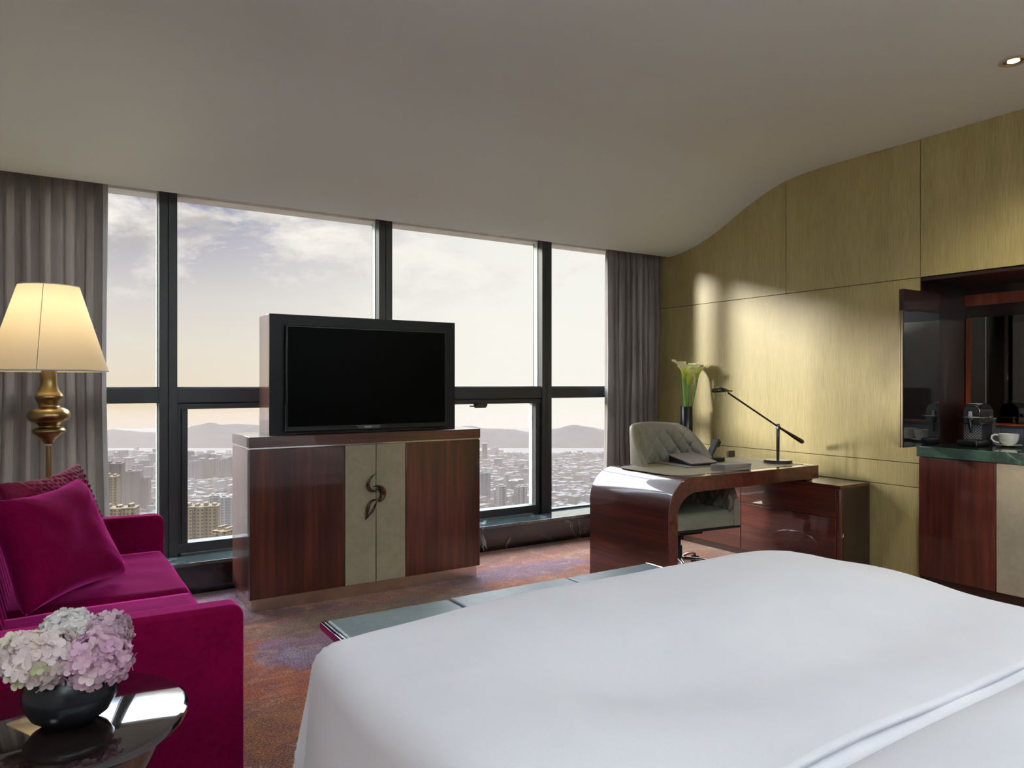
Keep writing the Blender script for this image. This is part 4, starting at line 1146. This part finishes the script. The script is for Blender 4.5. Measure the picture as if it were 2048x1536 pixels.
b = MB().tube([(4.800, yc_ - .0, z0 + .175), (4.812, yc_, z0 + .11), (4.822, yc_, z0 + .085)], [.011, .010, .007], 12); obj('spout', b, black_gloss, t)
b = MB().prism([(yc_ - .012, z0 + .165), (yc_ + .012, z0 + .165), (yc_ + .008, z0 + .215), (yc_ - .008, z0 + .215)], 'x', 4.803, 4.8145); obj('capsule_slot', b, simple('light_grey_plastic', (.4, .4, .42), .3), t, bevel=.002)
b = MB(); b.tube([(4.93, yc_ - .062, z0 + .178), (4.86, yc_ - .066, z0 + .178), (4.792, yc_ - .060, z0 + .180), (4.778, yc_ - .02, z0 + .180), (4.778, yc_ + .02, z0 + .180), (4.792, yc_ + .060, z0 + .180), (4.86, yc_ + .066, z0 + .178), (4.93, yc_ + .062, z0 + .178)], .0045, 10)
for s in (-1, 1): b.lathe([(.013, yc_ + s * .060), (.013, yc_ + s * .069)], (4.93, 0, z0 + .178), 20, 'y')
obj('lever', b, chrome, t, smooth=40)
b = MB().tube([(4.842, yc_ + .03 * math.cos(k / 8 * PI), z0 + .244 + .012 * math.sin(k / 8 * PI)) for k in range(9)], .002, 6); b.box((4.86, yc_ - .03, z0 + .2585), (4.90, yc_ + .03, z0 + .2635)); obj('top_button', b, simple('light_grey_plastic', (.4, .4, .42), .3), t)
m, nt, out = new_mat('clear_acrylic'); principled(nt, out, (.85, .9, .92), .05).inputs['Transmission Weight'].default_value = .9
b = MB().box((4.986, yc_ - .045, z0 + .03), (5.040, yc_ + .045, z0 + .165)); obj('water_tank', b, m, t, bevel=.004)
b = MB().box((4.985, yc_ - .047, z0 + .165), (5.042, yc_ + .047, z0 + .170)); b.box((4.985, yc_ - .047, z0 + .01), (5.042, yc_ + .047, z0 + .028)); obj('tank_rim', b, simple('light_grey_plastic', (.4, .4, .42), .3), t)

def cup(x, y, label, rz):
    t = thing('coffee_cup', label, 'cup', (x, y, .872), rz, group=None); t.scale = (1.22, 1.22, 1.12)
    pr = [(.018, .002), (.020, .0), (.022, .006), (.034, .016), (.042, .034), (.0455, .060), (.0465, .064), (.0445, .062), (.040, .036), (.030, .016), (.012, .011)]
    b = MB().lathe(refine(pr, 3), (0, 0, 0), 48); obj('cup_body', b, china, t, local=True, smooth=60)
    b = MB().tube([(-.041, 0, .054), (-.056, 0, .060), (-.070, 0, .052), (-.073, 0, .036), (-.062, 0, .020), (-.040, 0, .016)], [.006, .0065, .0065, .006, .0055, .005], 10, flat=.8); obj('handle', b, china, t, local=True, smooth=80)
def saucer(x, y, label):
    b = MB().lathe([(.030, .8655), (.034, .8655), (.040, .868), (.064, .874), (.0715, .8785), (.0705, .8800), (.056, .8745), (.030, .8715)], (x, y, 0), 56)
    tag(obj('saucer', b, china, smooth=60), label, 'saucer')
saucer(4.965, 2.10, 'white saucer under the cup nearest the coffee machine'); cup(4.965, 2.10, 'white china coffee cup on its saucer, handle toward the coffee machine', math.radians(-60))
saucer(5.03, 1.968, 'white saucer at the picture edge, under the second cup'); cup(5.03, 1.968, 'second white china cup, farther from the coffee machine, at the picture edge', math.radians(25))

# ================================================================== OUTSIDE: city far below, water, hills, haze
TH = math.radians(32.7); Fv = Vector((math.sin(TH), math.cos(TH), 0)); Rv = Vector((math.cos(TH), -math.sin(TH), 0))
def far(u, depth, z):      # u = tangent right of the view axis used to lay out the far view
    p = Fv * depth + Rv * (u * depth); return Vector((p.x, p.y, z))
GZ = -200.0
m, nt, out = new_mat('city_ground')
v = objco(nt); n1 = noise_tex(nt, v, .012, 6, .65); n2 = noise_tex(nt, v, .09, 4, .7)
c = ramp(nt, M2(nt, 'MULTIPLY_ADD', n1, .5, M2(nt, 'MULTIPLY', n2, .5)), [(.38, (.008, .009, .007)), (.5, (.018, .017, .015)), (.62, (.034, .031, .028))])
principled(nt, out, c, .9, spec=.1); ground_m = m
m, nt, out = new_mat('lake_water'); principled(nt, out, (.035, .031, .029), .6, spec=.12, bump=noise_tex(nt, objco(nt), .05, 3), bump_strength=.3, bump_dist=1.0); water_m = m
m, nt, out = new_mat('far_hill'); n1 = noise_tex(nt, objco(nt), .02, 5); principled(nt, out, ramp(nt, n1, [(.3, (.014, .014, .0145)), (.7, (.024, .0235, .0225))]), .95, spec=.05); hill_m = m
a, b_, c_, d_ = far(-1.6, 160, GZ), far(1.6, 160, GZ), far(1.6, 2110, GZ), far(-1.6, 2110, GZ)
b = MB().add([a, b_, c_, d_] + [q + Vector((0, 0, -5)) for q in (a, b_, c_, d_)], [(0, 1, 2, 3), (4, 7, 6, 5), (0, 4, 5, 1), (1, 5, 6, 2), (2, 6, 7, 3), (3, 7, 4, 0)]); struct('land', b, ground_m, smooth=0)
a, b_, c_, d_ = far(-1.6, 2110, GZ - 1), far(1.6, 2110, GZ - 1), far(1.6, 3300, GZ - 1), far(-1.6, 3300, GZ - 1)
b = MB().add([a, b_, c_, d_] + [q + Vector((0, 0, -5)) for q in (a, b_, c_, d_)], [(0, 1, 2, 3), (4, 7, 6, 5), (0, 4, 5, 1), (1, 5, 6, 2), (2, 6, 7, 3), (3, 7, 4, 0)]); struct('water', b, water_m, smooth=0)
HILL = [(-1.5, 20), (-.56, 28), (-.535, 42), (-.52, 36), (-.49, 30), (-.47, 28), (-.44, 38), (-.425, 52), (-.40, 60), (-.385, 52), (-.35, 56), (-.28, 36), (-.2, 45), (-.12, 30), (-.044, 50), (-.02, 42), (.015, 38), (.04, 30), (.07, 40), (.10, 56), (.12, 48), (.15, 34), (.25, 40), (1.5, 20)]
def hill_h(u):
    for i in range(len(HILL) - 1):
        if HILL[i][0] <= u <= HILL[i + 1][0]:
            s = (u - HILL[i][0]) / (HILL[i + 1][0] - HILL[i][0]); s = s * s * (3 - 2 * s)
            return HILL[i][1] + (HILL[i + 1][1] - HILL[i][1]) * s
    return 20
def hfn(u, v):
    uu = -1.4 + 2.8 * u; dd = 2290 + 500 * v
    prof_ = max(0, math.sin(PI * v)) ** .7
    h = hill_h(uu + .015 * math.sin(v * 3)) * prof_ * (1 + .10 * noise.noise(Vector((uu * 30, v * 3, 0)))) * 1.12
    return far(uu, dd, GZ - 3 + h)
b = MB().grid(360, 16, hfn); struct('hills', b, hill_m, smooth=180)

def facade(name, wall_c, win_c, du=3.4, dz=3.1, fw=.45, fh=.5, rough=.8):
    m, nt, out = new_mat(name)
    t = N(nt, 'TexCoord'); s = N(nt, 'SeparateXYZ'); L(nt, t.outputs['Object'], s.inputs[0])
    g = N(nt, 'NewGeometry'); tf = N(nt, 'VectorTransform'); tf.vector_type = 'NORMAL'; tf.convert_from = 'WORLD'; tf.convert_to = 'OBJECT'
    L(nt, g.outputs['Normal'], tf.inputs[0]); sn = N(nt, 'SeparateXYZ'); L(nt, tf.outputs[0], sn.inputs[0])
    isx = M2(nt, 'GREATER_THAN', M2(nt, 'ABSOLUTE', sn.outputs[0]), .5)
    up_ = M2(nt, 'LESS_THAN', M2(nt, 'ABSOLUTE', sn.outputs[2]), .5)
    u = M2(nt, 'ADD', M2(nt, 'MULTIPLY', isx, s.outputs[1]), M2(nt, 'MULTIPLY', M2(nt, 'SUBTRACT', 1.0, isx), s.outputs[0]))
    fu = M2(nt, 'ABSOLUTE', M2(nt, 'SUBTRACT', M2(nt, 'FRACT', M2(nt, 'DIVIDE', u, du)), .5))
    fz = M2(nt, 'ABSOLUTE', M2(nt, 'SUBTRACT', M2(nt, 'FRACT', M2(nt, 'DIVIDE', s.outputs[2], dz)), .5))
    k = M2(nt, 'MULTIPLY', M2(nt, 'MULTIPLY', M2(nt, 'LESS_THAN', fu, fw / 2), M2(nt, 'LESS_THAN', fz, fh / 2)), up_)
    c = mixc(nt, k, wall_c, win_c)
    principled(nt, out, c, rough, spec=.2)
    return m
fac_beige = facade('beige_facade', (.060, .042, .022), (.007, .008, .007), 3.2, 3.0)
fac_brown = facade('brown_facade', (.022, .0155, .0135), (.009, .008, .008), 4.0, 3.0)
fac_grey = facade('grey_facade', (.030, .029, .032), (.010, .010, .012), 4.5, 3.2)
fac_white = facade('white_facade', (.058, .053, .051), (.012, .02, .022), 4.0, 3.2, .5, .45)
fac_blue = facade('slate_facade', (.022, .025, .033), (.011, .011, .013), 3.5, 3.5, .6, .6)
roof_m = simple('flat_roof', (.07, .065, .06), .9)

def tower(px, d, ztop, wid, dep, mm, label, group=None, steps=2, rz=.25, wings=0):
    u = (px - 1024) / 1452.0
    p = far(u, d, GZ); h = ztop - GZ
    t = thing('tower_block', label, 'building', tuple(p), -TH + rz, group=group)
    b = MB().box((-wid / 2, -dep / 2, 0), (wid / 2, dep / 2, h * .965))
    # projecting bays give the outline its steps
    nb = max(2, int(wid / 9))
    for k in range(nb):
        xx = -wid / 2 + (k + .5) * wid / nb
        b.box((xx - wid / nb * .28, -dep / 2 - 1.8, 0), (xx + wid / nb * .28, -dep / 2 + .5, h * (.95 + .02 * (k % 2))))
    obj('walls', b, mm, t, local=True, smooth=0)
    b = MB()
    b.box((-wid / 2 - .4, -dep / 2 - .4, h * .965), (wid / 2 + .4, dep / 2 + .4, h * .972))
    for k in range(steps):
        xx = -wid / 2 + (k + .5) * wid / steps
        b.box((xx - wid / steps * .22, -dep * .28, h * .972), (xx + wid / steps * .22, dep * .28, h * (1.0 if k % 2 == 0 else .99)))
    obj('roof', b, mm if steps > 1 else roof_m, t, local=True, smooth=0)
    return t
T = tower
T(224, 800, -97, 13, 14, fac_beige, 'slim beige tower rising beside the curtain edge above the wide slab')
T(240, 620, -101, 27, 14, fac_beige, 'wide cream slab block with dark window grid just above the sofa arm', steps=3)
T(228, 1010, -106, 24, 18, fac_brown, 'dark brown twin tower behind the slim beige one')
T(268, 1150, -134, 22, 18, fac_brown, 'brown tower pair in the first pane, beyond the flat halls')
T(290, 1160, -146, 14, 18, fac_brown, 'lower brown tower stepping down beside the brown pair')
T(312, 640, -118, 10, 14, fac_beige, 'sliver of beige tower against the first mullion')
T(404, 640, -103, 28, 15, fac_beige, 'tall beige apartment tower filling the foot of the second pane', steps=4)
T(452, 560, -108, 12, 16, fac_beige, 'cream housing block beside the media cabinet edge', rz=-.3)
T(431, 905, -135, 13, 16, fac_white, 'white residential slab pair in the middle distance of the second pane', rz=.4)
T(455, 880, -133, 16, 16, fac_white, 'second white residential slab next to the cabinet edge', rz=.4)
T(1002, 1000, -137, 11, 12, fac_white, 'pale high-rise with a dark window grid, first of the pair in the fourth pane', rz=.5)
T(1041, 1000, -138, 14, 12, fac_white, 'broader pale high-rise by the sash, second of the pair', rz=.5)
T(1013, 1420, -174, 9, 12, fac_white, 'small white tower alone beyond the pale pair')
T(968, 1250, -150, 18, 14, fac_blue, 'slate tower beside the media cabinet in the third pane', rz=.5)
T(1022, 950, -172, 14, 12, fac_white, 'low white block between the pale pair')
T(1055, 900, -170, 12, 12, fac_white, 'stepped white block at the foot of the sash', rz=.2)
rnd = random.Random(5)
FAR_L = 'hazy tower block on the skyline far beyond the window'
def rndtower(px, d0, d1, zl, zh, mats, group, label, w0=12, w1=24):
    d = rnd.uniform(d0, d1); T(px, d, rnd.uniform(zl, zh), rnd.uniform(w0, w1), 16, rnd.choice(mats), label, group, steps=rnd.choice((1, 2)), rz=rnd.uniform(-.4, .4))
for k in range(22):      # dark rows on the left skyline
    px = 372 + (k % 11) * 10.5 + rnd.uniform(-2, 2)
    rndtower(px, 1480, 1640, -160, -142, [fac_brown, fac_blue, fac_grey], 'towers on the skyline', FAR_L, 10, 17)
for k in range(14):
    px = 205 + (k % 14) * 8.5 + rnd.uniform(-2, 2)
    rndtower(px, 1350, 1800, -172, -155, [fac_blue, fac_grey], 'towers on the skyline', FAR_L, 12, 22)
for k in range(30):
    px = rnd.uniform(480, 980)
    rndtower(px, 900, 1850, -172, -138, [fac_brown, fac_blue, fac_grey, fac_beige], 'towers on the skyline', FAR_L, 12, 22)
for k in range(8):
    px = rnd.uniform(960, 1060)
    rndtower(px, 1150, 1750, -182, -170, [fac_grey, fac_blue], 'towers on the skyline', FAR_L, 10, 18)

# the countless low roofs and streets
b = MB(); mi = 0
lowm = [simple('low_roof_pale', (.030, .027, .026), .8), simple('low_roof_brown', (.034, .026, .021), .9), simple('low_roof_grey', (.036, .036, .040), .9), simple('low_wall_cream', (.040, .032, .023), .8), simple('tree_green', (.011, .013, .008), .9)]
for i in range(9000):
    u = rnd.uniform(-.95, .42); d = 380 + (2100 - 380) * rnd.random() ** .8
    p = far(u, d, GZ)
    bl_ = noise.noise(Vector((p.x * .006, p.y * .006, 2.0)))
    dense = noise.noise(Vector((p.x * .011, p.y * .011, 7.0)))
    b.cur = rnd.choice([0, 0, 1, 2, 3, 4]) if dense > -.05 else rnd.choice([4, 4, 2, 4, 1])
    if d > 1750: b.cur = rnd.choice([2, 1, 4, 2])
    wx = rnd.uniform(6, 22); wy = rnd.uniform(6, 14); h = rnd.uniform(5, 17) * (1.3 if dense > .1 else .8)
    if b.cur == 4: wx, wy, h = rnd.uniform(4, 18), rnd.uniform(4, 14), rnd.uniform(3, 7)
    if u > .03: h *= .7; b.cur = rnd.choice([4, 2, 1, 2, 0]) if rnd.random() < .8 else 0
    an = .35 + (PI / 2 if rnd.random() < .5 else 0) + bl_ * .8
    ca, sa_ = math.cos(an), math.sin(an)
    vs = []
    for z in (0, h):
        for (sx, sy) in ((-1, -1), (1, -1), (1, 1), (-1, 1)):
            x_ = sx * wx / 2; y_ = sy * wy / 2
            vs.append((p.x + x_ * ca - y_ * sa_, p.y + x_ * sa_ + y_ * ca, GZ + z))
    b.add(vs, [(4, 5, 6, 7), (0, 1, 5, 4), (1, 2, 6, 5), (2, 3, 7, 6), (3, 0, 4, 7)])
o = obj('low_rise_city', b, lowm, smooth=0)
tag(o, 'countless low roofs, streets and trees spread out far below the window', 'city', kind='stuff')

# haze lying over the city
m, nt, out = new_mat('haze_air')
vs_ = N(nt, 'VolumeScatter'); vs_.inputs['Color'].default_value = (.66, .535, .47, 1); vs_.inputs['Density'].default_value = .00020; vs_.inputs['Anisotropy'].default_value = .2
va = N(nt, 'VolumeAbsorption'); va.inputs['Color'].default_value = (.5, .5, .5, 1); va.inputs['Density'].default_value = .00070
ad = N(nt, 'AddShader'); L(nt, vs_.outputs[0], ad.inputs[0]); L(nt, va.outputs[0], ad.inputs[1]); L(nt, ad.outputs[0], out.inputs['Volume'])
a, b_, c_, d_ = far(-1.2, 300, GZ + .5), far(1.2, 300, GZ + .5), far(1.2, 2900, GZ + .5), far(-1.2, 2900, GZ + .5)
up_ = Vector((0, 0, 110))
b = MB().add([a, b_, c_, d_, a + up_, b_ + up_, c_ + up_, d_ + up_], [(0, 3, 2, 1), (4, 5, 6, 7), (0, 1, 5, 4), (1, 2, 6, 5), (2, 3, 7, 6), (3, 0, 4, 7)])
hz = obj('haze', b, m, smooth=0); tag(hz, 'warm grey haze lying over the whole city', 'haze', kind='stuff')
